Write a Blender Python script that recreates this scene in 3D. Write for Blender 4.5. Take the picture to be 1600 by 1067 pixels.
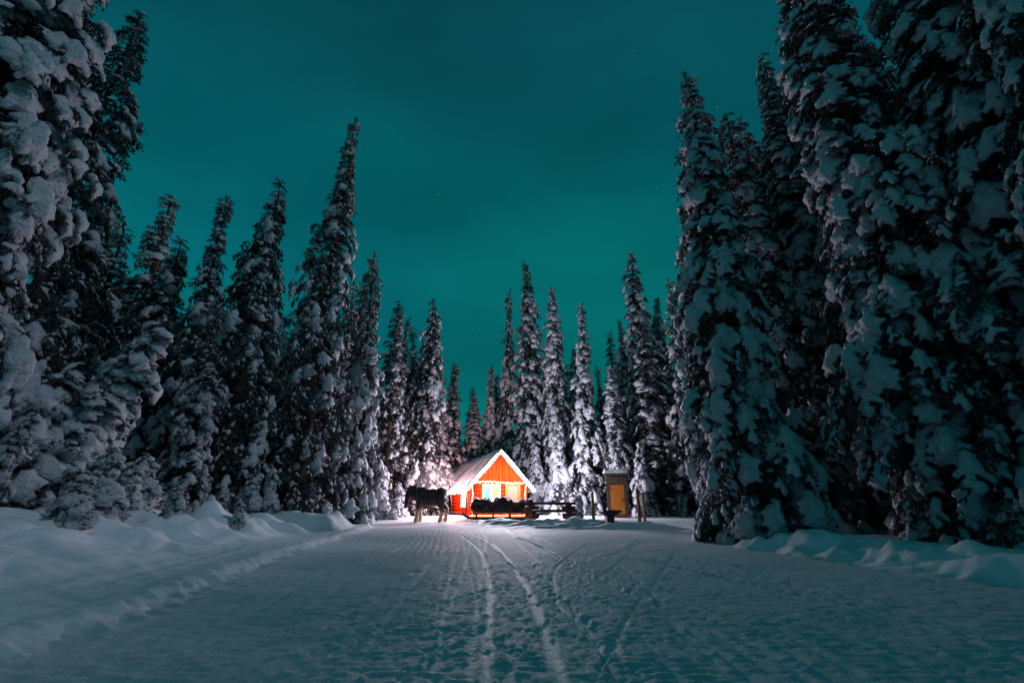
import bpy, bmesh, math, random
import numpy as np
from mathutils import Vector, Matrix, Euler

R = math.radians
scene = bpy.context.scene
COL = scene.collection
for o in list(bpy.data.objects):
    bpy.data.objects.remove(o)

# ------------------------------------------------------------------ camera
CAM_H = 1.0
PITCH = R(19.5)
FPX = 711.0                      # focal length in pixels of the 1600 px wide photograph
cam_d = bpy.data.cameras.new('camera')
cam_d.sensor_width = 36.0
cam_d.lens = 36.0 * FPX / 1600.0
cam_d.clip_start = 0.05
cam_d.clip_end = 2000
cam = bpy.data.objects.new('camera', cam_d)
cam.location = (0, 0, CAM_H)
cam.rotation_euler = (R(90) + PITCH, 0, 0)
COL.objects.link(cam)
scene.camera = cam

# ------------------------------------------------------------------ night sky
world = bpy.data.worlds.new('World')
scene.world = world
world.use_nodes = True
wt = world.node_tree
wt.nodes.clear()
SKY_STRENGTH = 1.0


def wn(t, **kw):
    n = wt.nodes.new(t)
    for k, v in kw.items():
        setattr(n, k, v)
    return n


def build_world():
    L = wt.links.new
    out = wn('ShaderNodeOutputWorld')
    bg = wn('ShaderNodeBackground')
    bg.inputs['Strength'].default_value = SKY_STRENGTH
    tc = wn('ShaderNodeTexCoord')
    sep = wn('ShaderNodeSeparateXYZ')
    L(tc.outputs['Generated'], sep.inputs[0])
    ramp = wn('ShaderNodeValToRGB')
    cr = ramp.color_ramp
    cr.elements[0].position = 0.0
    cr.elements[0].color = (0.0015, 0.156, 0.170, 1)
    cr.elements[1].position = 1.0
    cr.elements[1].color = (0.0024, 0.064, 0.086, 1)
    e = cr.elements.new(0.38)
    e.color = (0.0010, 0.126, 0.146, 1)
    e = cr.elements.new(0.62)
    e.color = (0.0010, 0.090, 0.114, 1)
    e = cr.elements.new(0.83)
    e.color = (0.0024, 0.064, 0.086, 1)
    L(sep.outputs['Z'], ramp.inputs['Fac'])
    # thin drifting cloud and aurora bands
    mp = wn('ShaderNodeMapping')
    mp.inputs['Scale'].default_value = (1.1, 1.6, 2.4)
    mp.inputs['Rotation'].default_value = (0.3, 0.5, 0.2)
    L(tc.outputs['Generated'], mp.inputs[0])
    nz = wn('ShaderNodeTexNoise')
    nz.inputs['Scale'].default_value = 2.1
    nz.inputs['Detail'].default_value = 4.5
    nz.inputs['Roughness'].default_value = 0.42
    L(mp.outputs[0], nz.inputs['Vector'])
    mr = wn('ShaderNodeMapRange')
    mr.inputs['From Min'].default_value = 0.34
    mr.inputs['From Max'].default_value = 0.66
    mr.inputs['To Min'].default_value = 0.83
    mr.inputs['To Max'].default_value = 1.17
    L(nz.outputs['Fac'], mr.inputs['Value'])
    mul = wn('ShaderNodeMix', data_type='RGBA', blend_type='MULTIPLY')
    mul.inputs['Factor'].default_value = 1.0
    L(ramp.outputs['Color'], mul.inputs[6])
    L(mr.outputs['Result'], mul.inputs[7])
    # greener veil
    nz2 = wn('ShaderNodeTexNoise')
    nz2.inputs['Scale'].default_value = 1.1
    nz2.inputs['Detail'].default_value = 1.0
    L(mp.outputs[0], nz2.inputs['Vector'])
    mr2 = wn('ShaderNodeMapRange')
    mr2.inputs['From Min'].default_value = 0.45
    mr2.inputs['From Max'].default_value = 0.70
    L(nz2.outputs['Fac'], mr2.inputs['Value'])
    grn = wn('ShaderNodeMix', data_type='RGBA', blend_type='MULTIPLY')
    grn.inputs[7].default_value = (1.0, 1.10, 0.95, 1)
    L(mr2.outputs['Result'], grn.inputs['Factor'])
    L(mul.outputs[2], grn.inputs[6])
    # stars
    vo = wn('ShaderNodeTexVoronoi', feature='F1')
    vo.inputs['Scale'].default_value = 34.0
    L(tc.outputs['Generated'], vo.inputs['Vector'])
    sx = wn('ShaderNodeSeparateColor')
    L(vo.outputs['Color'], sx.inputs[0])
    rad = wn('ShaderNodeMath', operation='MULTIPLY')
    L(sx.outputs[0], rad.inputs[0])
    rad.inputs[1].default_value = 0.036
    lt = wn('ShaderNodeMath', operation='LESS_THAN')
    L(vo.outputs['Distance'], lt.inputs[0])
    L(rad.outputs[0], lt.inputs[1])
    pw = wn('ShaderNodeMath', operation='POWER')
    L(sx.outputs[1], pw.inputs[0])
    pw.inputs[1].default_value = 3.0
    m2 = wn('ShaderNodeMath', operation='MULTIPLY')
    L(lt.outputs[0], m2.inputs[0])
    L(pw.outputs[0], m2.inputs[1])
    m3 = wn('ShaderNodeMath', operation='MULTIPLY')
    L(m2.outputs[0], m3.inputs[0])
    m3.inputs[1].default_value = 1.0
    star = wn('ShaderNodeMix', data_type='RGBA', blend_type='ADD')
    star.inputs['Factor'].default_value = 1.0
    L(grn.outputs[2], star.inputs[6])
    L(m3.outputs[0], star.inputs[7])
    L(star.outputs[2], bg.inputs['Color'])
    L(bg.outputs[0], out.inputs[0])


build_world()

# ------------------------------------------------------------------ moon
MOON_AZ = R(-15)     # from the right (+x), a little behind the camera
MOON_EL = R(46)
sun_d = bpy.data.lights.new('moon', 'SUN')
sun_d.energy = 0.46
sun_d.angle = R(7.0)
sun_d.color = (0.74, 0.80, 1.0)
sun = bpy.data.objects.new('moon', sun_d)
dvec = Vector((math.cos(MOON_EL) * math.cos(MOON_AZ), math.cos(MOON_EL) * math.sin(MOON_AZ), math.sin(MOON_EL)))
sun.rotation_euler = (-dvec).to_track_quat('-Z', 'Y').to_euler()
sun.location = dvec * 60
COL.objects.link(sun)

vs = scene.view_settings
scene.display_settings.display_device = 'sRGB'
vs.view_transform = 'Standard'
vs.look = 'None'
vs.exposure = 0.0
vs.gamma = 1.0
vs.use_curve_mapping = False
cy = scene.cycles
cy.use_denoising = True
cy.max_bounces = 5
cy.diffuse_bounces = 3
cy.glossy_bounces = 2
cy.transmission_bounces = 2
cy.volume_bounces = 0
cy.sample_clamp_indirect = 4.0
cy.caustics_reflective = False
cy.caustics_refractive = False

# ------------------------------------------------------------------ helpers
CP, SP = math.cos(PITCH), math.sin(PITCH)


def at(px, py, Y):
    """world point seen at a pixel of the photograph, at forward distance Y"""
    u = (px - 800.0) / FPX
    v = (533.5 - py) / FPX
    ry = CP - v * SP
    rz = SP + v * CP
    t = Y / ry
    return Vector((u * t, Y, CAM_H + rz * t))


def perlin(x, y, seed=0):
    x = np.asarray(x, float)
    y = np.asarray(y, float)
    rng = np.random.RandomState(seed)
    perm = rng.permutation(256)
    ang = rng.rand(256) * 2 * np.pi
    xi = np.floor(x).astype(int)
    yi = np.floor(y).astype(int)
    xf = x - xi
    yf = y - yi
    u = xf * xf * xf * (xf * (xf * 6 - 15) + 10)
    v = yf * yf * yf * (yf * (yf * 6 - 15) + 10)

    def g(ix, iy, dx, dy):
        h = perm[(perm[ix & 255] + iy) & 255]
        a = ang[h]
        return np.cos(a) * dx + np.sin(a) * dy
    n00 = g(xi, yi, xf, yf)
    n10 = g(xi + 1, yi, xf - 1, yf)
    n01 = g(xi, yi + 1, xf, yf - 1)
    n11 = g(xi + 1, yi + 1, xf - 1, yf - 1)
    a = n00 + u * (n10 - n00)
    b = n01 + u * (n11 - n01)
    return (a + v * (b - a)) * 1.5


def sstep(a, b, x):
    t = np.clip((np.asarray(x, float) - a) / (b - a), 0, 1)
    return t * t * (3 - 2 * t)


def mesh_np(name, V, F, mats=None, midx=None, smooth=True):
    """mesh from numpy verts and equal-sided faces"""
    V = np.asarray(V, np.float32)
    F = np.asarray(F, np.int32)
    me = bpy.data.meshes.new(name)
    k = F.shape[1]
    me.vertices.add(len(V))
    me.vertices.foreach_set('co', V.ravel())
    me.loops.add(F.size)
    me.loops.foreach_set('vertex_index', F.ravel())
    me.polygons.add(len(F))
    me.polygons.foreach_set('loop_start', np.arange(0, F.size, k, dtype=np.int32))
    me.polygons.foreach_set('loop_total', np.full(len(F), k, np.int32))
    for m in (mats or []):
        me.materials.append(m)
    if midx is not None:
        me.polygons.foreach_set('material_index', np.asarray(midx, np.int32))
    me.polygons.foreach_set('use_smooth', np.full(len(F), smooth, bool))
    me.update(calc_edges=True)
    me.validate()
    return me


def link(name, me, parent=None, loc=None):
    o = bpy.data.objects.new(name, me)
    COL.objects.link(o)
    if parent is not None:
        o.parent = parent
    if loc is not None:
        o.location = loc
    return o


def tag(o, label=None, cat=None, group=None, kind=None):
    if label:
        o['label'] = label
    if cat:
        o['category'] = cat
    if group:
        o['group'] = group
    if kind:
        o['kind'] = kind
    return o


def thing(name, label, cat, loc=(0, 0, 0), rz=0.0, group=None):
    o = bpy.data.objects.new(name, None)
    o.empty_display_size = 0.2
    COL.objects.link(o)
    o.location = loc
    o.rotation_euler = (0, 0, rz)
    return tag(o, label, cat, group)


class MB:
    """collects shapes and builds ONE mesh object"""

    def __init__(s):
        s.bm = bmesh.new()

    def box(s, c, d, rot=None, bev=0.0):
        r = bmesh.ops.create_cube(s.bm, size=1.0)
        vs_ = r['verts']
        M = Matrix.Translation(c) @ (rot.to_matrix().to_4x4() if rot is not None else Matrix.Identity(4)) @ Matrix.Diagonal((d[0], d[1], d[2], 1))
        bmesh.ops.transform(s.bm, matrix=M, verts=vs_)
        if bev > 0:
            es = list({e for v in vs_ for e in v.link_edges})
            bmesh.ops.bevel(s.bm, geom=es, offset=bev, segments=1, affect='EDGES', profile=0.5)
        return s

    def cone(s, p0, p1, r0, r1, seg=8, caps=True):
        p0, p1 = Vector(p0), Vector(p1)
        d = p1 - p0
        r = bmesh.ops.create_cone(s.bm, cap_ends=caps, segments=seg, radius1=r0, radius2=max(r1, 1e-4), depth=d.length)
        M = Matrix.Translation((p0 + p1) / 2) @ d.to_track_quat('Z', 'Y').to_matrix().to_4x4()
        bmesh.ops.transform(s.bm, matrix=M, verts=r['verts'])
        return s

    def tube(s, pts, rad, seg=6):
        for a, b in zip(pts[:-1], pts[1:]):
            s.cone(a, b, rad, rad, seg)
        return s

    def ball(s, c, r, sub=1, sc=(1, 1, 1)):
        q = bmesh.ops.create_icosphere(s.bm, subdivisions=sub, radius=r)
        M = Matrix.Translation(c) @ Matrix.Diagonal((sc[0], sc[1], sc[2], 1))
        bmesh.ops.transform(s.bm, matrix=M, verts=q['verts'])
        return s

    def prism(s, poly, y0, y1):
        """poly: (x, z) outline, extruded from y0 to y1"""
        a = [s.bm.verts.new((x, y0, z)) for x, z in poly]
        b = [s.bm.verts.new((x, y1, z)) for x, z in poly]
        n = len(poly)
        s.bm.faces.new(a)
        s.bm.faces.new(list(reversed(b)))
        for i in range(n):
            s.bm.faces.new((a[i], b[i], b[(i + 1) % n], a[(i + 1) % n]))
        return s

    def build(s, name, mat, parent=None, smooth=False, loc=None):
        bmesh.ops.recalc_face_normals(s.bm, faces=s.bm.faces)
        me = bpy.data.meshes.new(name)
        s.bm.to_mesh(me)
        s.bm.free()
        me.materials.append(mat)
        if smooth:
            me.polygons.foreach_set('use_smooth', np.ones(len(me.polygons), bool))
        return link(name, me, parent, loc)


def evaluated_mesh(me, mods, name):
    """apply a list of (type, settings) modifiers to a mesh and return the result"""
    ob = bpy.data.objects.new('tmp', me)
    COL.objects.link(ob)
    for i, (t, kw) in enumerate(mods):
        m = ob.modifiers.new('m%d' % i, t)
        for k, v in kw.items():
            setattr(m, k, v)
    dg = bpy.context.evaluated_depsgraph_get()
    dg.update()
    res = bpy.data.meshes.new_from_object(ob.evaluated_get(dg), depsgraph=dg)
    res.name = name
    bpy.data.objects.remove(ob)
    return res


def tri_arrays(me):
    me.calc_loop_triangles()
    V = np.empty(len(me.vertices) * 3, np.float32)
    me.vertices.foreach_get('co', V)
    F = np.empty(len(me.loop_triangles) * 3, np.int32)
    me.loop_triangles.foreach_get('vertices', F)
    return V.reshape(-1, 3), F.reshape(-1, 3)


# ------------------------------------------------------------------ materials
def mat(name, col, rough=0.7, spec=0.3, noise=None, bump=None, emit=None, metal=0.0, coords='Object'):
    """noise: (scale, amount, second colour); bump: [(scale, strength, distance), ...]"""
    m = bpy.data.materials.new(name)
    m.use_nodes = True
    nt = m.node_tree
    b = nt.nodes['Principled BSDF']
    b.inputs['Base Color'].default_value = (*col, 1)
    b.inputs['Roughness'].default_value = rough
    b.inputs['Specular IOR Level'].default_value = spec
    b.inputs['Metallic'].default_value = metal
    tc = nt.nodes.new('ShaderNodeTexCoord')
    if noise:
        sc, amt, c2 = noise
        n = nt.nodes.new('ShaderNodeTexNoise')
        if isinstance(sc, tuple):
            mp = nt.nodes.new('ShaderNodeMapping')
            mp.inputs['Scale'].default_value = sc
            nt.links.new(tc.outputs[coords], mp.inputs[0])
            nt.links.new(mp.outputs[0], n.inputs['Vector'])
            n.inputs['Scale'].default_value = 1.0
        else:
            nt.links.new(tc.outputs[coords], n.inputs['Vector'])
            n.inputs['Scale'].default_value = sc
        n.inputs['Detail'].default_value = 4
        mr = nt.nodes.new('ShaderNodeMapRange')
        mr.inputs['From Min'].default_value = 0.35
        mr.inputs['From Max'].default_value = 0.65
        mr.inputs['To Max'].default_value = amt
        nt.links.new(n.outputs['Fac'], mr.inputs['Value'])
        mx = nt.nodes.new('ShaderNodeMix')
        mx.data_type = 'RGBA'
        mx.inputs[6].default_value = (*col, 1)
        mx.inputs[7].default_value = (*c2, 1)
        nt.links.new(mr.outputs['Result'], mx.inputs['Factor'])
        nt.links.new(mx.outputs[2], b.inputs['Base Color'])
    prev = None
    for sc, st, dist in (bump or []):
        n = nt.nodes.new('ShaderNodeTexNoise')
        n.inputs['Scale'].default_value = sc
        n.inputs['Detail'].default_value = 3
        nt.links.new(tc.outputs[coords], n.inputs['Vector'])
        bp = nt.nodes.new('ShaderNodeBump')
        bp.inputs['Strength'].default_value = st
        bp.inputs['Distance'].default_value = dist
        nt.links.new(n.outputs['Fac'], bp.inputs['Height'])
        if prev is not None:
            nt.links.new(prev.outputs[0], bp.inputs['Normal'])
        prev = bp
    if prev is not None:
        nt.links.new(prev.outputs[0], b.inputs['Normal'])
    if emit:
        b.inputs['Emission Color'].default_value = (*emit[0], 1)
        b.inputs['Emission Strength'].default_value = emit[1]
    return m


M_SNOW_TREE = mat('snow_on_boughs', (0.55, 0.57, 0.62), 0.65, 0.2, bump=[(9.0, 0.8, 0.12), (38.0, 0.6, 0.03)])  # darker than ground snow: needle mix and bough shade put into the colour
M_NEEDLE = mat('fir_needles', (0.044, 0.050, 0.052), 0.8, 0.1, noise=(3.0, 1.0, (0.060, 0.068, 0.064)))
M_BARK = mat('fir_bark', (0.055, 0.042, 0.036), 0.9, 0.1, noise=((9, 9, 1.5), 1.0, (0.10, 0.08, 0.07)), bump=[(18, 0.7, 0.03)])
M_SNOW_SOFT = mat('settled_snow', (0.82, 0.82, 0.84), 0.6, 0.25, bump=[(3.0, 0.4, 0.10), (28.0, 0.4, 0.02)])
M_ORANGE = mat('stained_pine', (0.28, 0.0145, 0.0007), 0.75, 0.02, noise=((14, 14, 1.2), 1.0, (0.13, 0.005, 0.0003)), bump=[(22, 0.3, 0.01)])
M_ORANGE_LIGHT = mat('pale_pine_trim', (0.36, 0.045, 0.008), 0.6, 0.1, noise=((10, 10, 1.5), 1.0, (0.28, 0.028, 0.005)))
M_DARKWOOD = mat('weathered_dark_wood', (0.060, 0.040, 0.034), 0.75, 0.2, noise=((4, 20, 20), 1.0, (0.10, 0.065, 0.05)), bump=[(20, 0.5, 0.01)])
M_REDLOG = mat('lit_reddish_log', (0.22, 0.095, 0.065), 0.7, 0.2, noise=((3, 18, 18), 1.0, (0.10, 0.045, 0.032)), bump=[(16, 0.5, 0.01)])  # red of the lamplit log ends put into the whole log's colour
M_DOOR_BROWN = mat('varnished_plank_door', (0.58, 0.19, 0.022), 0.55, 0.3, noise=((16, 16, 1.4), 1.0, (0.42, 0.13, 0.015)))
M_POST = mat('peeled_post', (0.26, 0.17, 0.085), 0.75, 0.2, noise=((8, 8, 1.5), 1.0, (0.16, 0.10, 0.05)))
M_POST_DARK = mat('dark_post', (0.075, 0.055, 0.045), 0.8, 0.2, noise=((8, 8, 1.5), 1.0, (0.12, 0.09, 0.07)))
M_METAL = mat('blackened_steel', (0.030, 0.030, 0.034), 0.5, 0.4, metal=0.4, bump=[(30, 0.3, 0.006)])
M_WHITE = mat('cream_trim_paint', (0.40, 0.33, 0.25), 0.6, 0.1)
M_CLOTH_DARK = mat('dark_wool_blanket', (0.022, 0.018, 0.026), 0.9, 0.1, noise=(5, 1.0, (0.045, 0.03, 0.04)), bump=[(35, 0.5, 0.01)])
M_CLOTH_PALE = mat('pale_folded_blanket', (0.50, 0.48, 0.60), 0.9, 0.1, noise=(9, 1.0, (0.30, 0.28, 0.42)))
M_YELLOWPLANK = mat('yellow_pine_plank', (0.50, 0.28, 0.08), 0.6, 0.3, noise=((2, 20, 20), 1.0, (0.36, 0.18, 0.05)))
M_ROOF = mat('roof_edge_board', (0.10, 0.065, 0.05), 0.7, 0.2)
M_WIRE = mat('dark_cable', (0.02, 0.02, 0.02), 0.6, 0.2)
M_PANE_CYAN = mat('lit_pane_cyan', (0.004, 0.02, 0.02), 0.4, 0.1, emit=((0.48, 0.90, 0.88), 0.85))
M_PANE_LIME = mat('lit_pane_lime', (0.012, 0.02, 0.004), 0.4, 0.1, emit=((0.66, 0.78, 0.34), 0.85))
M_PANE_WARM = mat('lit_pane_curtained', (0.5, 0.45, 0.35), 0.3, 0.4, noise=((9, 9, 0.6), 1.0, (0.7, 0.6, 0.5)), emit=((1.0, 0.90, 0.72), 0.80))
M_PANEL_PEACH = mat('self_lit_peach_blind', (0.06, 0.02, 0.01), 0.6, 0.2, emit=((1.0, 0.50, 0.27), 0.38))  # panel glows by itself in place of the string light falling on it
M_COAT = mat('dark_horse_coat', (0.024, 0.018, 0.022), 0.55, 0.3, bump=[(45, 0.3, 0.008)])
M_MANE = mat('black_mane_hair', (0.012, 0.010, 0.012), 0.6, 0.3, bump=[(60, 0.6, 0.01)])
M_LEATHER = mat('harness_leather', (0.035, 0.015, 0.015), 0.45, 0.4)
M_SHAFT = mat('maroon_shaft', (0.10, 0.028, 0.035), 0.55, 0.3)


def emit_mat(name, col, strength):
    m = bpy.data.materials.new(name)
    m.use_nodes = True
    nt = m.node_tree
    nt.nodes.clear()
    o = nt.nodes.new('ShaderNodeOutputMaterial')
    e = nt.nodes.new('ShaderNodeEmission')
    e.inputs['Color'].default_value = (*col, 1)
    e.inputs['Strength'].default_value = strength
    nt.links.new(e.outputs[0], o.inputs[0])
    m.cycles.emission_sampling = 'NONE'
    return m


M_BULB_COOL = emit_mat('cool_bulb', (0.42, 1.0, 0.96), 2.6)
M_BULB_WARM = emit_mat('warm_bulb', (1.0, 0.80, 0.60), 5.0)


def leg_colour(m):
    """draft horse: pale feathering on the lower legs"""
    nt = m.node_tree
    b = nt.nodes['Principled BSDF']
    tc = nt.nodes.new('ShaderNodeTexCoord')
    sp = nt.nodes.new('ShaderNodeSeparateXYZ')
    nt.links.new(tc.outputs['Object'], sp.inputs[0])
    n = nt.nodes.new('ShaderNodeTexNoise')
    n.inputs['Scale'].default_value = 14
    nt.links.new(tc.outputs['Object'], n.inputs['Vector'])
    ad = nt.nodes.new('ShaderNodeMath')
    ad.operation = 'MULTIPLY_ADD'
    nt.links.new(n.outputs['Fac'], ad.inputs[0])
    ad.inputs[1].default_value = 0.25
    nt.links.new(sp.outputs['Z'], ad.inputs[2])
    mr = nt.nodes.new('ShaderNodeMapRange')
    mr.inputs['From Min'].default_value = 0.60
    mr.inputs['From Max'].default_value = 0.74
    nt.links.new(ad.outputs[0], mr.inputs['Value'])
    mx = nt.nodes.new('ShaderNodeMix')
    mx.data_type = 'RGBA'
    mx.inputs[6].default_value = (0.42, 0.30, 0.19, 1)
    mx.inputs[7].default_value = (0.024, 0.018, 0.022, 1)
    nt.links.new(mr.outputs['Result'], mx.inputs['Factor'])
    nt.links.new(mx.outputs[2], b.inputs['Base Color'])


leg_colour(M_COAT)


def snow_ground_mat(name, rough, packed_attr):
    m = bpy.data.materials.new(name)
    m.use_nodes = True
    nt = m.node_tree
    b = nt.nodes['Principled BSDF']
    L = nt.links.new
    b.inputs['Specular IOR Level'].default_value = 0.35
    tc = nt.nodes.new('ShaderNodeTexCoord')
    at_ = nt.nodes.new('ShaderNodeAttribute')
    at_.attribute_name = 'packed'
    mr = nt.nodes.new('ShaderNodeMapRange')
    mr.inputs['To Min'].default_value = rough
    mr.inputs['To Max'].default_value = 0.50
    L(at_.outputs['Fac'], mr.inputs['Value'])
    L(mr.outputs['Result'], b.inputs['Roughness'])
    n = nt.nodes.new('ShaderNodeTexNoise')
    n.inputs['Scale'].default_value = 1.3
    n.inputs['Detail'].default_value = 6
    L(tc.outputs['Object'], n.inputs['Vector'])
    mx = nt.nodes.new('ShaderNodeMix')
    mx.data_type = 'RGBA'
    c1, c2 = ((0.78, 0.81, 0.88), (0.85, 0.87, 0.93)) if packed_attr else ((0.81, 0.83, 0.90), (0.86, 0.88, 0.94))
    mx.inputs[6].default_value = (*c1, 1)
    mx.inputs[7].default_value = (*c2, 1)
    L(n.outputs['Fac'], mx.inputs['Factor'])
    mx2 = nt.nodes.new('ShaderNodeMix')
    mx2.data_type = 'RGBA'
    mx2.inputs[7].default_value = (0.88, 0.89, 0.93, 1)
    L(at_.outputs['Fac'], mx2.inputs['Factor'])
    L(mx.outputs[2], mx2.inputs[6])
    L(mx2.outputs[2], b.inputs['Base Color'])
    inv = nt.nodes.new('ShaderNodeMath')
    inv.operation = 'SUBTRACT'
    inv.inputs[0].default_value = 1.0
    L(at_.outputs['Fac'], inv.inputs[1])
    prev = None
    for sc, st, dist in ([(24.0, 0.9, 0.016), (110.0, 0.9, 0.012)] if packed_attr else [(9.0, 0.45, 0.03), (60.0, 0.6, 0.010)]):
        n = nt.nodes.new('ShaderNodeTexNoise')
        n.inputs['Scale'].default_value = sc
        n.inputs['Detail'].default_value = 4
        n.inputs['Roughness'].default_value = 0.6
        L(tc.outputs['Object'], n.inputs['Vector'])
        bp = nt.nodes.new('ShaderNodeBump')
        ms = nt.nodes.new('ShaderNodeMath')
        ms.operation = 'MULTIPLY'
        ms.inputs[1].default_value = st
        L(inv.outputs[0], ms.inputs[0])
        L(ms.outputs[0], bp.inputs['Strength'])
        bp.inputs['Distance'].default_value = dist
        L(n.outputs['Fac'], bp.inputs['Height'])
        if prev:
            L(prev.outputs[0], bp.inputs['Normal'])
        prev = bp
    L(prev.outputs[0], b.inputs['Normal'])
    return m


M_ROAD = snow_ground_mat('driven_snow', 0.7, True)
M_GROUND = snow_ground_mat('untouched_snow', 0.6, False)

# ------------------------------------------------------------------ terrain
RL_Y = [-5, 0, 3.5, 9.3, 14, 18.2, 21, 24, 28, 60, 400]
RL_X = [-2.6, -2.8, -3.35, -4.35, -4.95, -5.5, -5.9, -8.5, -9.0, -9.0, -9.0]
RR_Y = [-5, 0, 6.3, 9, 11.6, 12.6, 14.0, 18.0, 30, 400]
RR_X = [7.4, 7.0, 6.35, 5.9, 5.35, 5.6, 9.0, 13.0, 14.0, 14.0]


def road_left(y):
    return np.interp(y, RL_Y, RL_X) + 0.10 * perlin(np.asarray(y, float) * 0.9, np.zeros_like(np.asarray(y, float)) + 3.3, 5)


def road_right(y):
    return np.interp(y, RR_Y, RR_X) + 0.10 * perlin(np.asarray(y, float) * 0.8, np.zeros_like(np.asarray(y, float)) + 8.3, 6)


def ground_pt(px, py):
    """pixel to a point on the flat road"""
    u = (px - 800.0) / FPX
    v = (533.5 - py) / FPX
    ry, rz = CP - v * SP, SP + v * CP
    t = -CAM_H / rz
    return (u * t, ry * t)


TRACKS = [  # pixel polyline, half width m, depth, packed
    ([(694, 1067), (690, 985), (700, 920), (712, 870), (722, 848)], 0.023, 0.020, 0.28),
    ([(762, 1060), (765, 985), (766, 930), (762, 885), (748, 858), (722, 838), (690, 828)], 0.045, 0.030, 0.56),
    ([(752, 1020), (752, 940), (748, 890), (733, 858), (706, 838)], 0.021, 0.015, 0.25),
    ([(880, 1075), (858, 1010), (836, 950), (812, 900), (790, 868), (764, 846), (730, 832), (690, 824)], 0.051, 0.030, 0.53),
    ([(872, 950), (864, 915), (868, 888), (890, 868), (920, 848)], 0.032, 0.030, 0.31),
    ([(1060, 985), (1010, 920), (960, 880), (900, 858), (830, 843), (770, 833)], 0.037, 0.025, 0.31),
    ([(1250, 1000), (1120, 925), (1020, 880), (940, 858), (860, 843)], 0.032, 0.020, 0.28),
    ([(985, 870), (960, 858), (905, 846), (840, 836)], 0.032, 0.025, 0.25),
    ([(905, 925), (915, 880), (922, 855)], 0.018, 0.020, 0.19),
    ([(1200, 905), (1100, 878), (1000, 858), (950, 846)], 0.032, 0.020, 0.25),
    ([(1140, 846), (1085, 858), (1040, 862)], 0.037, 0.020, 0.25),
    ([(1150, 834), (1100, 850), (1050, 856)], 0.037, 0.020, 0.25),
    ([(420, 1000), (520, 925), (590, 878), (640, 850), (668, 832)], 0.032, 0.020, 0.25),
    ([(300, 1020), (450, 925), (560, 868), (640, 836), (672, 824)], 0.043, 0.020, 0.22),
]


_tr = random.Random(21)
for _i in range(38):          # faint runner and ski lines sweeping towards the cabin
    _x = _tr.uniform(-330, 1900)
    _e = 745 + (_x - 800) * .10 + _tr.uniform(-35, 35) if _i % 5 else _tr.uniform(980, 1130)
    _m = _e + (_x - _e) * _tr.uniform(.16, .26)
    TRACKS.append(([(_x, 1100), (_x + (_m - _x) * .55, 960), (_m, 880), (_e + (_m - _e) * .3, 846), (_e, _tr.uniform(826, 838))], _tr.uniform(.014, .030), _tr.uniform(.015, .035), _tr.uniform(.25, .55)))


def catmull(pts, n=14):
    P = np.array(pts, float)
    P = np.vstack([2 * P[0] - P[1], P, 2 * P[-1] - P[-2]])
    out = []
    for i in range(1, len(P) - 2):
        for t in np.linspace(0, 1, n, endpoint=False):
            a, b, c, d = P[i - 1], P[i], P[i + 1], P[i + 2]
            out.append(0.5 * ((2 * b) + (-a + c) * t + (2 * a - 5 * b + 4 * c - d) * t * t + (-a + 3 * b - 3 * c + d) * t ** 3))
    out.append(P[-2])
    return np.array(out)


def track_fields(x, y):
    dz = np.zeros_like(x)
    pk = np.zeros_like(x)
    for pl, hw, dep, p in TRACKS:
        W = catmull([ground_pt(*q) for q in pl])
        lo, hi = W.min(0) - 0.5, W.max(0) + 0.5
        sel = np.where((x > lo[0]) & (x < hi[0]) & (y > lo[1]) & (y < hi[1]))[0]
        if len(sel) == 0:
            continue
        xs, ys = x[sel], y[sel]
        dmin = np.full(len(sel), 9.0)
        for a, b in zip(W[:-1], W[1:]):
            d = b - a
            L2 = max(d @ d, 1e-9)
            t = np.clip(((xs - a[0]) * d[0] + (ys - a[1]) * d[1]) / L2, 0, 1)
            dmin = np.minimum(dmin, np.hypot(xs - a[0] - t * d[0], ys - a[1] - t * d[1]))
        wob = 1 + 0.35 * perlin(xs * 2.0, ys * 2.0, 31)
        q = dmin / (hw * wob)
        groove = 1 - sstep(0.7, 1.15, q)
        lip = np.exp(-((q - 1.5) / 0.35) ** 2)
        brk = sstep(-0.75, -0.35, perlin(xs * 0.7 + 9, ys * 0.5, 33))
        dz[sel] += (-.35 * dep * groove + 0.25 * dep * lip) * brk
        pk[sel] = np.maximum(pk[sel], p * groove * brk)
    return dz, pk


LUMPS = []
_rg = random.Random(12)
for (px, Y, rx, ry, h) in [(505, 17.0, 1.5, 0.9, 0.42), (555, 18.2, 0.8, 0.9, 0.40), (385, 18.6, 3.0, 0.8, 0.36), (352, 12.6, 0.95, 0.5, 0.28), (228, 11.3, 0.75, 0.5, 0.34),
                           (300, 13.6, 0.8, 0.5, 0.14), (430, 15.0, 0.8, 0.5, 0.26), (265, 14.8, 1.1, 0.6, 0.26), (395, 13.4, 0.6, 0.35, 0.18), (325, 11.6, 0.6, 0.35, 0.14),
                           (455, 16.0, 0.7, 0.5, 0.2), (180, 12.4, 1.0, 0.7, 0.4)]:
    zc = Y * CP - 0.33
    LUMPS.append(((px - 800) / FPX * zc, Y, rx, ry, h))
FRONT_MOUND = [(0.4, 22.2, 2.6, 1.1, 0.20), (3.0, 21.2, 2.2, 0.9, 0.22), (-1.0, 23.4, 1.3, 0.8, 0.10), (5.2, 19.6, 1.5, 0.6, 0.16), (1.8, 19.9, 2.4, 0.4, 0.08)]


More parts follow.
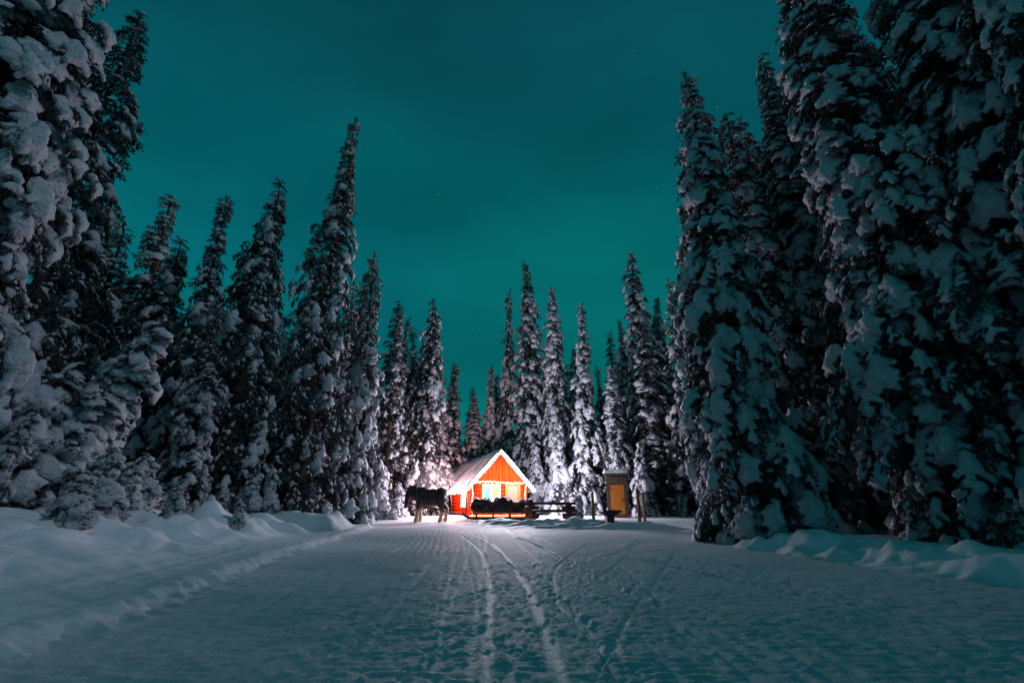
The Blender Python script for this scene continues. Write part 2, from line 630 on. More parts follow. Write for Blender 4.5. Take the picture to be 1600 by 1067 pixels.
def height(x, y, detail=True, smooth=0.0):
    x = np.asarray(x, float)
    y = np.asarray(y, float)
    z = 0.03 * perlin(x * 0.25, y * 0.25, 1)
    sl = road_left(y) - x          # metres left of the road edge
    sr = x - road_right(y)         # metres right of it
    near = 1 - sstep(8.3, 10.8, y)
    mid = sstep(8.3, 10.8, y) * (1 - sstep(20.0, 23.0, y))
    # left side: flat shoulder, then the bank
    z += 0.13 * sstep(-0.10, 0.22, sl) * (1 - 0.55 * sstep(20, 23, y))
    z += near * 0.80 * sstep(1.1, 5.0, sl) + near * 0.5 * sstep(6.5, 12, sl)
    z += mid * 0.30 * sstep(1.2, 3.2, sl) + mid * 0.4 * sstep(5, 12, sl)
    z += (1 - near - mid) * 0.25 * sstep(0, 3, sl)
    soft = sstep(1.0, 3.2, sl)
    z += soft * (0.22 * perlin(x * 0.45, y * 0.5, 2) + 0.09 * perlin(x * 1.1, y * 1.2, 3))
    lf = mid + 0.5 * near
    lump_n = np.maximum(0, perlin(x * 0.95 + 5, y * 1.05, 8)) ** 0.8
    z += soft * (mid * .40 + near * .12) * lump_n * (1 - sstep(8, 10, sl))
    wx, wy = x + .35 * perlin(x * .8, y * .8, 71), y + .35 * perlin(x * .8, y * .8, 72)
    pil = 1 - np.abs(perlin(wx * 1.15 + 3, wy * 1.0, 73))
    pil2 = 1 - np.abs(perlin(wx * 2.3, wy * 2.0 + 7, 74))
    z -= soft * (mid * 1.0 + near * .35) * (.18 * pil ** 3 + .07 * pil2 ** 3) * (1 - sstep(8, 10, sl)) - soft * mid * .12
    for (cx, cyy, rx, ry, h) in LUMPS:
        q = ((x - cx) / rx) ** 2 + ((y - cyy) / ry) ** 2
        z += 1.15 * h * np.exp(-q ** 2.0) * sstep(0.3, 1.0, sl)
    # rough crumbled edge where the plough cut the shoulder
    crumb = np.exp(-((sl - 0.02) / 0.22) ** 2) * (y < 24)
    z += crumb * (0.055 * np.abs(perlin(x * 4, y * 3.6, 11)) + 0.028 * perlin(x * 9, y * 8, 12))
    # long scrape lines along the shoulder
    sh = sstep(0.15, 0.4, sl) * (1 - sstep(1.6, 2.6, sl)) * (y < 22)
    z += sh * 0.022 * perlin(sl * 5.0, y * 0.25, 13)
    # right side: ploughed berm with slanted scoops
    rb = sstep(-0.15, 0.9, sr) * (1 - 0.45 * sstep(1.3, 2.6, sr))
    bf = 1 - sstep(12.2, 13.6, y)
    z += bf * 0.34 * rb
    z += bf * np.exp(-((sr - 0.55) / 0.5) ** 2) * (0.24 * perlin(x * 1.9 + y * 1.3, y * .9 - x * 0.6, 14) + 0.10 * perlin(x * 4.4, y * 3.2, 15))
    z += (1 - bf) * 0.2 * sstep(0, 3, sr) + 0.15 * sstep(2, 8, sr) * perlin(x * 0.4, y * 0.4, 4)
    # mound in front of the table
    on = sstep(0, 0.4, -sl) * sstep(0, 0.4, -sr)
    fm = np.zeros_like(x)
    for (cx, cyy, rx, ry, h) in FRONT_MOUND:
        q = ((x - cx) / rx) ** 2 + ((y - cyy) / ry) ** 2
        fm = fm + h * np.exp(-q)
    z += fm * (1 + 1.1 * perlin(x * 0.75 + 2, y * 1.9, 16) + 0.5 * perlin(x * 2.2, y * 4.0, 17))
    z += 0.22 * sstep(24.0, 28.0, y)
    if detail:
        fl = on * (1 - sstep(20, 26, y)) * (1 - .9 * smooth)
        z += fl * (0.010 * perlin(x * 1.2, y * 1.2, 18) + 0.0045 * perlin(x * 7.0, y * 7, 19) * (1 - .7 * sstep(9, 17, y)) + 0.010 * perlin(x * 17, y * 17, 20) * (1 - sstep(7, 12, y)))
        # tread marks across the road left by a tracked groomer
        band = sstep(-3.2, -2.4, x) * (1 - sstep(3.0, 4.5, x)) * (1 - sstep(7, 11, y))
        z += fl * band * 0.006 * np.sin(y * 62 + 1.6 * perlin(x * 2.5, y * 1.2, 21) + 0.3 * x) * (0.5 + 0.8 * perlin(x * 1.5, y * 1.5, 22))
        # groomed corduroy towards the cabin
        gx = sl + 0.0
        cf = sstep(-3.6, -2.8, gx) * (1 - sstep(-0.7, -0.3, gx)) * sstep(9, 11, y) * (1 - sstep(19, 21, y))
        z += cf * 0.007 * np.sin(gx * 2 * np.pi / 0.17)
        z += (0.016 * perlin(x * 4, y * 4, 23) + .010 * perlin(x * 9, y * 9, 25)) * (1 - on) * (y < 30)
        # plough-flung clods on the right half
        z += fl * sstep(1.5, 4.5, x) * 0.010 * np.maximum(0, perlin(x * 4.2, y * 5.2, 24) - 0.15)
    return z


def gz(x, y):
    return float(height(np.array([x]), np.array([y]), False)[0])


def graded(a, b, f):
    out = [a]
    while out[-1] < b:
        out.append(out[-1] + f(out[-1]))
    out[-1] = b
    return out


def build_terrain():
    ys = graded(1.2, 45.0, lambda v: 0.017 + 0.0052 * v)
    ys = [-60, -20, -6, -2, 0, 0.8] + ys + [50, 60, 80, 120, 200, 400]
    xs_r = graded(0.0, 16.0, lambda v: 0.034 + 0.0058 * v)
    xs_l = graded(0.0, 18.0, lambda v: 0.034 + 0.0058 * v)
    xs = [-300, -140, -70, -40, -26, -21] + [-v for v in reversed(xs_l[1:])] + xs_r + [19, 24, 40, 70, 140, 300]
    xs, ys = np.array(xs, float), np.array(ys, float)
    X, Y = np.meshgrid(xs, ys)
    x, y = X.ravel(), Y.ravel()
    dz, pk = track_fields(x, y)
    z = height(x, y, True, np.minimum(1, pk * 1.4))
    z = z + dz
    nx, ny = len(xs), len(ys)
    idx = np.arange(nx * ny).reshape(ny, nx)
    Q = np.stack([idx[:-1, :-1], idx[:-1, 1:], idx[1:, 1:], idx[1:, :-1]], -1).reshape(-1, 4)
    cx = x[Q].mean(1)
    cyy = y[Q].mean(1)
    onroad = (cx > road_left(cyy)) & (cx < road_right(cyy)) & (cyy < 27) & (cyy > -7)
    V = np.stack([x, y, z], 1)
    for nm, m, sel in (('road', M_ROAD, onroad), ('ground', M_GROUND, ~onroad)):
        F = Q[sel]
        used = np.unique(F)
        remap = np.full(len(V), -1)
        remap[used] = np.arange(len(used))
        me = mesh_np(nm, V[used], remap[F], [m])
        a = me.attributes.new('packed', 'FLOAT', 'POINT')
        a.data.foreach_set('value', pk[used].astype(np.float32))
        o = link(nm, me)
        o['kind'] = 'structure'


build_terrain()


# ------------------------------------------------------------------ snow-laden boughs, the pieces the trees are grown from
def bough_axis(t, droop):
    """drooping bough of length 1 along +x"""
    n = 12
    x = z = 0.0
    px_, pz_ = 0.0, 0.0
    for i in range(n):
        s = (i + 0.5) / n
        if s > t:
            break
        a = R(8) - droop * s ** 1.1
        px_ += math.cos(a) / n
        pz_ += math.sin(a) / n
    return np.array([px_, 0.0, pz_])


def make_bough(seed, snow, lod, droop=R(62), spread=1.0):
    """returns (needle V, F, snow V, F); snow 0..1"""
    rnd = random.Random(seed)
    ax = lambda t: bough_axis(t, droop)
    twigs = []
    n_t = 6 if lod > 0 else 5
    for side in (-1, 1):
        for i in range(n_t):
            t = 0.22 + 0.70 * (i + rnd.uniform(-.25, .25)) / (n_t - 1)
            t = min(max(t, 0.15), 0.96)
            ln = (0.46 - 0.30 * abs(t - 0.42)) * rnd.uniform(.7, 1.2) * spread
            ang = R(rnd.uniform(38, 62))
            base = ax(t)
            d0 = ax(min(t + .1, 1.0)) - ax(t - .05)
            d0 /= np.linalg.norm(d0) + 1e-6
            dirv = d0 * math.cos(ang) + np.array([0, side * math.sin(ang), 0])
            dirv[2] -= rnd.uniform(.10, .35)
            dirv /= np.linalg.norm(dirv)
            twigs.append((base, dirv, ln))
    d_end = ax(1.0) - ax(.85)
    d_end /= np.linalg.norm(d_end)
    # needles
    NV, NF = [], []

    def sprig(p, d, ln, w):
        up = np.array([0, 0, 1.0]) + np.array([rnd.uniform(-.5, .5) for _ in range(3)])
        s = np.cross(d, up)
        s /= np.linalg.norm(s) + 1e-6
        k = len(NV)
        NV.extend([p, p + d * ln * .5 + s * w, p + d * ln, p + d * ln * .5 - s * w])
        NF.extend([(k, k + 1, k + 2), (k, k + 2, k + 3)])

    def needle_twig(base, dirv, ln, n):
        for i in range(n):
            f = (i + rnd.random()) / n
            p = base + dirv * ln * f + np.array([0, 0, -.10 * f * f * ln])
            d = dirv + np.array([rnd.uniform(-.75, .75), rnd.uniform(-.75, .75), rnd.uniform(-.85, .25)])
            d /= np.linalg.norm(d)
            sprig(p, d, rnd.uniform(.10, .20), rnd.uniform(.013, .024) * {2: 1.9, 1: 2.5, 0: 3.4}[lod])
        sprig(base + dirv * ln * .85, dirv, .16, .03)
    nn = {2: 4, 1: 3, 0: 2}[lod]
    for b, d, l in twigs:
        needle_twig(b, d, l * 1.25, nn)
    for i in range(5):
        t = (i + .5) / 5
        needle_twig(ax(t) - np.array([0, 0, .02]), (ax(min(1, t + .12)) - ax(t)) + np.array([0, 0, -.05]), .16, nn // 2 + 1)
    # ragged hanging sprays below the bough
    for i in range(8 if lod > 0 else 5):
        p = ax(rnd.uniform(.25, 1.0)) + np.array([0, rnd.uniform(-.22, .22), -.04])
        sprig(p, np.array([rnd.uniform(-.1, .3), rnd.uniform(-.2, .2), -1.0]), rnd.uniform(.15, .30), .032)
    # snow
    bm = bmesh.new()

    def blob(p, rx, ry, rz, d):
        q = bmesh.ops.create_icosphere(bm, subdivisions=2, radius=1.0)
        dv = Vector(d)
        rot = dv.to_track_quat('X', 'Z').to_matrix().to_4x4()
        M = Matrix.Translation(Vector(p)) @ rot @ Matrix.Diagonal((rx, ry, rz, 1))
        bmesh.ops.transform(bm, matrix=M, verts=q['verts'])
    up = np.array([0, 0, 1.0])
    if snow > 0.55:
        th = 0.085 + 0.09 * snow
        for i in range(6):
            if rnd.random() < .10 + .55 * (1 - snow):
                continue
            t = 0.22 + 0.78 * i / 5
            d = ax(min(t + .08, 1.0)) - ax(t - .08)
            r = (0.125 + 0.05 * math.sin(t * 3.1)) * rnd.uniform(.7, 1.2)
            blob(ax(t) + up * th * .65 + np.array([0, rnd.uniform(-.04, .04), 0]), r * 1.05, r * 1.0, th * rnd.uniform(.85, 1.3), d)
        for b, d, l in twigs:
            if rnd.random() < .05 + 1.0 * (1 - snow):
                continue
            for f in (.35, .72, 1.0):
                r = rnd.uniform(.062, .105) * (1.05 - .10 * f) * (.7 + .45 * snow)
                blob(b + d * l * f + up * th * .45 + np.array([0, 0, -.08 * f * f * l]), r * 1.2, r, r * .95, d)
        blob(ax(1.0) + d_end * .02 + up * .04, .125, .11, .11, d_end)
    else:
        for i in range(5):
            if rnd.random() > .35 + snow:
                continue
            t = rnd.uniform(.3, 1.0)
            d = ax(min(t + .08, 1.0)) - ax(t - .08)
            r = rnd.uniform(.06, .12) * (.7 + snow)
            blob(ax(t) + up * .045 + np.array([0, rnd.uniform(-.05, .05), 0]), r * 1.7, r * .9, r * .55, d)
        for b, d, l in twigs:
            if rnd.random() > .25 + .6 * snow:
                continue
            f = rnd.uniform(.4, 1.0)
            r = rnd.uniform(.045, .08) * (.7 + snow)
            blob(b + d * l * f + up * .03, r * 1.9, r, r * .6, d)
    me = bpy.data.meshes.new('b')
    bm.to_mesh(me)
    bm.free()
    vox = 0.042 if lod > 0 else 0.055
    target = {2: 170, 1: 90, 0: 55}[lod] * (1.0 if snow > .55 else .6)
    rm = evaluated_mesh(me, [('REMESH', dict(mode='VOXEL', voxel_size=vox)), ('SMOOTH', dict(factor=.5, iterations=2))], 'r')
    nv = np.empty(len(rm.vertices) * 3, np.float32)
    rm.vertices.foreach_get('co', nv)
    nv = nv.reshape(-1, 3)
    j = perlin(nv[:, 0] * 7 + seed, nv[:, 1] * 7 + nv[:, 2] * 5, 40)
    nv[:, 2] += 0.022 * j
    nv[:, 1] += 0.015 * perlin(nv[:, 0] * 9, nv[:, 2] * 9 + seed, 41)
    rm.vertices.foreach_set('co', nv.ravel())
    ratio = min(1.0, target / max(1, len(rm.polygons) * 2))
    dm = evaluated_mesh(rm, [('DECIMATE', dict(ratio=ratio))], 'd')
    SV, SF = tri_arrays(dm)
    for q in (me, rm, dm):
        bpy.data.meshes.remove(q)
    return np.array(NV, np.float32), np.array(NF, np.int32), SV, SF


BOUGHS = {}
for lod in (0, 1, 2):
    n = {0: 4, 1: 5, 2: 5}[lod]
    BOUGHS['heavy', lod] = [make_bough(100 + i + 20 * lod, 1.0, lod, R(70), 1.0) for i in range(n)]
    BOUGHS['medium', lod] = [make_bough(300 + i + 20 * lod, .68, lod, R(62), .95) for i in range(n)]
    BOUGHS['light', lod] = [make_bough(500 + i + 20 * lod, .28, lod, R(55), .85) for i in range(n)]


class Acc:
    def __init__(s):
        s.V, s.F, s.n = [], [], 0

    def add(s, V, F):
        s.V.append(V)
        s.F.append(F + s.n)
        s.n += len(V)

    def mesh(s, name, m, smooth):
        return mesh_np(name, np.concatenate(s.V), np.concatenate(s.F), [m], smooth=smooth)


def grow_tree(seed, H, Rmax, mix, lod, lean=(0, 0), spacing=.40, per=6, skirt=.25, power=.75, top_bare=0.0, droop=(2, -40), twist=.0, gap=.10, bsize=1.0):
    """mix: weights of (heavy, medium, light) boughs. Returns (trunk, crown, snow) meshes"""
    rnd = random.Random(seed)
    A, S = Acc(), Acc()
    lx, ly = lean
    kinks = [(rnd.uniform(-.12, .12), rnd.uniform(-.12, .12)) for _ in range(6)]

    def centre(h):
        f = h / H
        k = min(int(f * 5), 4)
        g = f * 5 - k
        kx = kinks[k][0] * (1 - g) + kinks[k + 1][0] * g
        ky = kinks[k][1] * (1 - g) + kinks[k + 1][1] * g
        w = min(1, f * 3)
        return np.array([lx * f ** 1.6 + kx * w, ly * f ** 1.6 + ky * w, h])
    h = skirt
    ph = rnd.random() * 6
    env_ph = [rnd.random() * 6 for _ in range(4)]
    def piece(kind, c, az, pit, ln):
        NVb, NFb, SVb, SFb = rnd.choice(BOUGHS['light' if kind == 'bare' else kind, lod])
        scl = ln / .80
        wdt = scl * rnd.uniform(.85, 1.2) * bsize
        zs = scl * rnd.uniform(.9, 1.2) * bsize
        M = Euler((rnd.uniform(-.25, .25), -pit, az), 'XYZ').to_matrix()
        Mn = np.array(M) @ np.diag([scl, wdt, zs])
        A.add((NVb @ Mn.T + c).astype(np.float32), NFb)
        if len(SVb) and kind != 'bare':
            S.add((SVb @ Mn.T + c).astype(np.float32), SFb)

    while h < H - .12:
        f = h / H
        r = Rmax * (1 - f) ** power * min(1.0, .72 + f * 2.2)
        ph += 2.4
        ring = .80 + .35 * math.sin(env_ph[3] + 19 * f) * rnd.random()
        k = max(4, int(round(per / 6.0 * 2 * math.pi * r * .80 / .56)))
        if r < .62:
            k = 6
        for i in range(k):
            if rnd.random() < gap:
                continue
            az = ph + 2 * math.pi * (i + rnd.uniform(-.35, .35)) / k
            env = 1 + .15 * math.sin(az + env_ph[0] + 3 * f) + .15 * math.sin(2 * az + env_ph[1] + 13 * f) + .12 * math.sin(env_ph[2] + 31 * f + 2 * math.sin(az))
            reach = max(.26, r * env * rnd.uniform(.70, 1.14))
            if rnd.random() < .05:
                reach *= 1.22
            bare = top_bare > 0 and f > 1 - top_bare
            wts = mix if not bare else (0, .12, .9)
            kind = rnd.choices(('heavy', 'medium', 'light'), wts)[0]
            pit = R(droop[1] + (droop[0] - droop[1]) * f ** 2 + rnd.uniform(-11, 11))
            hh = h + rnd.uniform(-.20, .20)
            c = centre(max(0, min(hh, H)))
            if reach <= .80:
                piece(kind, c, az, pit, reach)
            else:
                ln = rnd.uniform(.44, .80) * (.84 if lod == 1 else 1.0)
                st = reach - ln * .82
                sag = st * math.tan(R(rnd.uniform(4, 16)))
                c2 = c + np.array([math.cos(az) * st, math.sin(az) * st, -sag])
                c2[2] = max(c2[2], .35)
                piece(kind, c2, az + rnd.uniform(-.3, .3), pit, ln)
                if rnd.random() < .48:
                    st2 = max(0, st - rnd.uniform(.4, .7))
                    c3 = c + np.array([math.cos(az) * st2, math.sin(az) * st2, -sag * .5])
                    c3[2] = max(c3[2], .35)
                    piece('bare' if rnd.random() < .7 else kind, c3, az + rnd.uniform(-.4, .4), pit + .25, rnd.uniform(.6, .9))
        h += spacing * (.36 + .74 * min(1, r / 1.3)) * rnd.uniform(.85, 1.2)
    # leader
    M = np.array(Euler((0, -R(82), rnd.random() * 6), 'XYZ').to_matrix()) * .55
    for q in range(2):
        NVb, NFb, SVb, SFb = BOUGHS['light' if q else 'medium', lod][q]
        Mq = M @ np.diag([1, .45, .6])
        A.add((NVb @ Mq.T + centre(H - .35)).astype(np.float32), NFb)
        if q == 0 and mix[2] < .5 and len(SVb):
            S.add((SVb @ Mq.T + centre(H - .35)).astype(np.float32), SFb)
    # trunk
    TV, TF = [], []
    n_r, n_s = 14, 8
    r0 = .075 + .0125 * H
    for j in range(n_r + 1):
        hh = -.3 + (H - .1 + .3) * j / n_r
        c = centre(max(hh, 0))
        c[2] = hh
        rr = r0 * (1 - .93 * j / n_r) * (1.25 if j == 0 else 1)
        for i in range(n_s):
            a = 2 * math.pi * i / n_s
            TV.append(c + rr * np.array([math.cos(a), math.sin(a), 0]))
    for j in range(n_r):
        for i in range(n_s):
            TF.append((j * n_s + i, j * n_s + (i + 1) % n_s, (j + 1) * n_s + (i + 1) % n_s, (j + 1) * n_s + i))
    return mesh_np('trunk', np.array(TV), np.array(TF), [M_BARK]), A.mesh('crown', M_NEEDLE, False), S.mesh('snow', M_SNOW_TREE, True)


def place_tree(name, meshes, label, loc, rz=0.0, sc=(1, 1, 1), group=None, cat='tree'):
    t = thing(name, label, cat, loc, rz, group)
    t.scale = sc
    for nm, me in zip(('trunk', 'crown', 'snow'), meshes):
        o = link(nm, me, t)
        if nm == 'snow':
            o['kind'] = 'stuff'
    return t


HEAVY, MIXED, DARK, FROST = (.60, .70, .75), (.06, .50, 1.0), (.0, .22, 1.0), (.15, .6, .7)
rt = random.Random(77)


def tree_by_top(px, py, Y):
    p = at(px, py, Y)
    g = gz(p.x, Y)
    return p.x, Y, g, p.z - g


# (top pixel, distance, crown radius, snow mix, lod, extra, label): the ones that stand out singly
G_L, G_R, G_B = 'snow-laden trees on the left of the road', 'tall snow-laden trees on the right of the road', 'floodlit trees round the cabin'
UNIQUE = [
    # --- left
    (215, 22, 13.0, 2.75, DARK, 1, dict(top_bare=.0, spacing=.42, droop=(12, -40), lean=(-.2, 0)), 'tall dark green fir with feathery drooping boughs and little snow', G_L),
    (357, 308, 16.0, 1.35, MIXED, 1, dict(power=.85), 'slender spire fir with snow clumps, beside the broad drooping fir', G_L),
    (437, 282, 17.0, 1.75, (.05, .45, 1), 1, dict(power=.60, droop=(-4, -48)), 'broad blunt-topped fir with drooping dark boughs next to the slender spire fir', G_L),
    (556, 193, 19.0, 2.05, (.03, .40, 1), 1, dict(power=.82, gap=.14, droop=(0, -46)), "tallest fir on the horse's side of the clearing, ragged top with gaps", G_L),
    (584, 400, 22.0, 1.25, (.4, .9, .25), 1, dict(top_bare=.42, power=.55, gap=.10, droop=(-4, -30)), 'thin fir with a skeletal bare top beside the tallest ragged fir', G_L),
    # --- right
    (1071, 122, 13.0, 1.75, HEAVY, 2, dict(power=.70, per=7), 'snow-plastered narrow fir standing at the end of the ploughed berm', G_R),
    (1136, 184, 15.5, 1.9, (.08, .5, 1), 1, dict(power=.6, droop=(0, -38)), 'darker fir with level boughs just behind the snow-plastered corner fir', G_R),
    (1262, -45, 13.5, 1.95, (.35, .6, .9), 2, dict(power=.75, per=6.5), 'massive snow-hung fir next to the corner fir behind the ploughed berm', G_R),
    # --- by the cabin
    (822, 411, 36.0, 2.0, (.35, .7, .7), 1, dict(power=.62, top_bare=.14, gap=.10), 'tall brightly lit fir right behind the cabin gable', G_B),
    (862, 449, 34.5, 1.3, (.6, .7, .5), 1, dict(power=.50), 'slim club-topped snowy fir behind the young spruce by the picnic table', G_B),
    (985, 397, 33.5, 2.05, (.35, .7, .7), 1, dict(power=.60, gap=.09), 'tallest floodlit fir towering over the outhouse', G_B),
    (908, 474, 32.5, 1.5, (.5, .7, .6), 1, dict(power=.85), 'needle-pointed floodlit fir between picnic table and outhouse', G_B),
]
ARCH = {}
for i, (px, py, Y, rad, mix, lod, kw, label, grp) in enumerate(UNIQUE):
    x, y, g, H = tree_by_top(px, py, Y)
    lean = kw.pop('lean', (rt.uniform(-.25, .25), 0))
    ms = grow_tree(900 + i, H, rad, mix, lod, lean=lean, **kw)
    place_tree('fir_tree', ms, label, (x - lean[0], y, g), 0.0, group=grp)
    ARCH[i] = (ms, H, rad)

# near giants whose tops leave the picture: (x, y, height, radius, mix, ...)
GIANT = [
    (-12.0, 8.2, 19.0, 2.0, (.9, .6, .5), dict(per=7, power=.55), 'huge fir loaded with bulging snow pillows on the high snow bank', G_L),
    (10.7, 11.6, 20.0, 2.5, (.35, .6, .9), dict(per=6.5, power=.62), 'wide fir with hand-shaped snow boughs behind the middle of the ploughed berm', G_R),
    (12.6, 9.4, 19.0, 2.7, (.28, .5, 1), dict(per=6.5, power=.55), 'huge dark fir with large snow paws behind the thick end of the ploughed berm', G_R),
]
for i, (x, y, H, rad, mix, kw, label, grp) in enumerate(GIANT):
    ms = grow_tree(950 + i, H, rad, mix, 2, **kw)
    place_tree('fir_tree', ms, label, (x, y, gz(x, y)), 0.0, group=grp)
    ARCH['g%d' % i] = (ms, H, rad)


def reuse(key, px, py, Y, rad, label, grp, rz=None, name='fir_tree'):
    x, y, g, H = tree_by_top(px, py, Y)
    ms, H0, r0 = ARCH[key]
    s = rad * 1.14 / r0
    return place_tree(name, ms, label, (x, y, g - .05), rt.uniform(0, 6.28) if rz is None else rz, (s, s, H / H0), grp)


G_RW = 'trees filling the dark right-hand forest edge'
LBL_RW = 'dark snow-clumped fir in the dense row behind the ploughed berm firs'
for (key, x, y, H, rad) in [('g1', 14.6, 10.8, 21, 2.9), ('g2', 13.0, 14.5, 22, 2.7), (7, 11.4, 15.6, 19, 2.2), ('g1', 16.5, 15.5, 22, 2.8), ('g0', 8.9, 18.6, 17, 1.9),
                            ('g2', 12.6, 19.5, 21, 2.4), ('g1', 17.5, 21.0, 22, 2.6), ('g2', 15.2, 7.0, 19, 2.6), ('g0', 17.5, 11.5, 20, 2.5),
                            ('g1', 13.2, 4.6, 20, 2.6), ('g2', 12.4, 1.2, 20, 2.6), ('g1', 14.5, -2.5, 21, 2.6), ('g0', 11.8, -5.5, 19, 2.4)]:  # this row stands out of view, added to shade the road from the moon
    ms, H0, r0 = ARCH[key]
    place_tree('fir_tree', ms, LBL_RW, (x, y, gz(x, y) - .05), rt.uniform(0, 6.28), (rad / r0, rad / r0, H / H0), G_RW)

G_V = 'firs added along the road before the clearing'  # all but the last stand out of view, added to darken road and trees
for (key, x, y, H, rad) in [('g1', -13.5, 2.0, 19, 2.5), ('g2', -15.5, -2.5, 20, 2.6), ('g0', -12.8, -6.5, 19, 2.3), ('g2', 14.5, -10.5, 21, 2.6), ('g1', 12.4, -8.6, 20, 2.4),
                            ('g0', 17.5, -6.0, 21, 2.6), ('g1', 17.5, 1.5, 21, 2.6), (7, 19.0, 5.5, 21, 2.6), ('g2', -19.0, 4.5, 20, 2.6), ('g2', 15.6, -.6, 21, 2.6), ('g0', 15.2, 3.0, 21, 2.5),
                            (7, 13.6, -5.0, 20, 2.4), ('g1', 11.4, 6.9, 18, 1.7)]:
    ms, H0, r0 = ARCH[key]
    place_tree('fir_tree', ms, 'snow-clumped fir added to line the road well before the cabin clearing', (x, y, gz(x, y) - .05), rt.uniform(0, 6.28), (rad / r0, rad / r0, H / H0), G_V)

reuse(3, 625, 488, 30, 1.45, 'dark fir ahead of the steaming horse, standing apart against the sky', G_B)
reuse(2, 677, 466, 31.5, 1.7, 'tall shaggy fir behind the horse with level upper boughs', G_B)
reuse(11, 692, 560, 33.5, 1.35, 'snow-covered fir just behind the horse, lit pink low down', G_B)
reuse(1, 714, 568, 39, 1.5, 'dark pointed fir behind the rear end of the cabin roof', G_B)
reuse(9, 743, 618, 40.5, 1.1, 'small pale fir rising over the long snowy slope of the cabin roof', G_B)
reuse(11, 766, 573, 41, 1.3, 'pale spire fir over the cabin ridge', G_B)
reuse(1, 793, 455, 40, 1.4, 'shadowed fir close behind the brightly lit gable fir', G_B)
reuse(10, 895, 545, 37, 1.2, 'short lit fir squeezed behind the needle-pointed one', G_B)
reuse(9, 952, 570, 31.8, 1.0, 'slim white-plastered fir rising behind the outhouse roof', G_B)
reuse(8, 970, 500, 37.5, 1.3, 'fir tucked between the tall outhouse fir and the needle-pointed fir', G_B)
reuse(6, 1087, 395, 24.5, 1.15, 'thin dark fir peeping out from behind the snow-plastered corner fir', G_B)
reuse(1, 1068, 570, 38, 1.4, 'low dark fir in the gap between outhouse firs and corner fir', G_B)
reuse(1, 185, 443, 21, 1.7, 'dark bare-boughed fir in the gap beside the feathery fir', G_L)
reuse(2, 120, 380, 19, 1.8, 'fir half hidden behind the huge pillow-laden fir', G_L)
reuse(1, 330, 470, 19, 1.5, 'fir filling the gap behind the slender spire fir', G_L)
reuse(4, 348, 475, 14.6, .65, 'thin snow-wrapped young fir in front of the slender spire fir', G_L)
reuse(1, 495, 470, 22, 1.6, 'fir hidden behind the tallest ragged fir', G_L)
reuse(1, 440, 560, 24, 1.5, 'low fir behind the broad drooping fir', G_L)
reuse(3, 400, 420, 21, 1.7, 'fir filling the dark gap behind the broad blunt fir', G_L)
reuse(2, 250, 480, 20, 1.7, 'dark fir deep behind the pointed fir', G_L)
reuse(1, 545, 560, 25, 1.3, 'pink-lit fir behind the skeletal-topped fir', G_L)
reuse(6, 1190, 88, 16.5, 1.5, 'thin knobbly-topped fir between two heavier firs behind the ploughed berm', G_R)
reuse(8, 1022, 464, 35.0, 1.5, 'floodlit fir beside the one over the outhouse, farther from the cabin', G_B)
reuse(2, 288, 372, 16.5, 1.5, 'pointed fir between the feathery dark fir and the slender spire fir', G_L)

# young trees and snowed-in saplings
ms_y = grow_tree(1201, 4.6, 1.0, HEAVY, 1, spacing=.30, per=7, skirt=.1, power=.8)
ms_s = grow_tree(1202, 2.2, .55, (1, .1, 0), 1, spacing=.24, per=5, skirt=.05, power=.7)
ms_b = grow_tree(1203, 5.4, .85, (1, .3, .1), 1, lean=(1.5, -.2), spacing=.36, per=6, skirt=.2, power=.5, bsize=1.05)
ms_m = grow_tree(1204, 4.2, 1.15, (.9, .4, .3), 1, lean=(.3, -.2), spacing=.34, per=6, skirt=.3, power=.55, bsize=.95)
ARCH['y'] = (ms_y, 4.6, 1.0)
ARCH['s'] = (ms_s, 2.2, .55)
ARCH['b'] = (ms_b, 5.4, .95)
ARCH['m'] = (ms_m, 4.2, 1.25)


def sapling(key, px, Y, H, rad, label, grp, rz):
    X = (px - 800) / FPX * (Y * CP + (gz(0, 0) + .3 - CAM_H) * SP)
    ms, H0, r0 = ARCH[key]
    return place_tree('fir_sapling', ms, label, (X, Y, gz(X, Y) - .04), rz, (rad / r0, rad / r0, H / H0), grp)


G_Y = 'young snow-covered firs'
reuse('y', 873, 658, 32.8, 1.2, 'young bushy white spruce behind the picnic table, near the cabin corner', G_Y)
reuse('s', 600, 722, 27.0, .62, 'small pink-lit sapling some steps ahead of the horse', G_Y, name='fir_sapling')
reuse('y', 562, 640, 25.0, .85, 'pink-lit young fir under the skeletal-topped fir', G_Y)
reuse('s', 628, 760, 27.5, .50, 'knee-high sapling right at the horse head', G_Y, name='fir_sapling')
reuse('y', 1100, 690, 29.0, .95, 'young snowed-up fir at the far end of the side track', G_Y)
reuse('s', 1062, 770, 30.0, .60, 'small lit sapling at the edge of the side track', G_Y, name='fir_sapling')
reuse('y', 960, 700, 30.2, .8, 'young lit fir directly behind the outhouse', G_Y)
reuse('y', 1000, 690, 29.6, .9, 'young lit fir behind the twin posts beside the outhouse', G_Y)
reuse('s', 898, 770, 26.5, .6, 'small white sapling between picnic table and outhouse', G_Y, name='fir_sapling')
reuse('y', 835, 690, 33.5, 1.0, 'young white fir touching the cabin roof edge by the picnic table', G_Y)
G_H = 'bent snow-buried firs on the high bank'
reuse('b', 165, 505, 11.2, 1.0, 'bent young fir sagging towards the road under snow on the bank', G_H, rz=0)
reuse('m', 140, 600, 10.4, 1.25, 'squat fir buried in snow pillows below the bent fir', G_H, rz=.4)
reuse('m', 78, 560, 9.6, 1.2, 'buried fir hump between the huge fir and the bent one', G_H, rz=2.1)
sapling('s', 208, 12.6, 1.15, 0.48, 'small round snow-capped bush at the foot of the bent fir', G_H, 1.0)
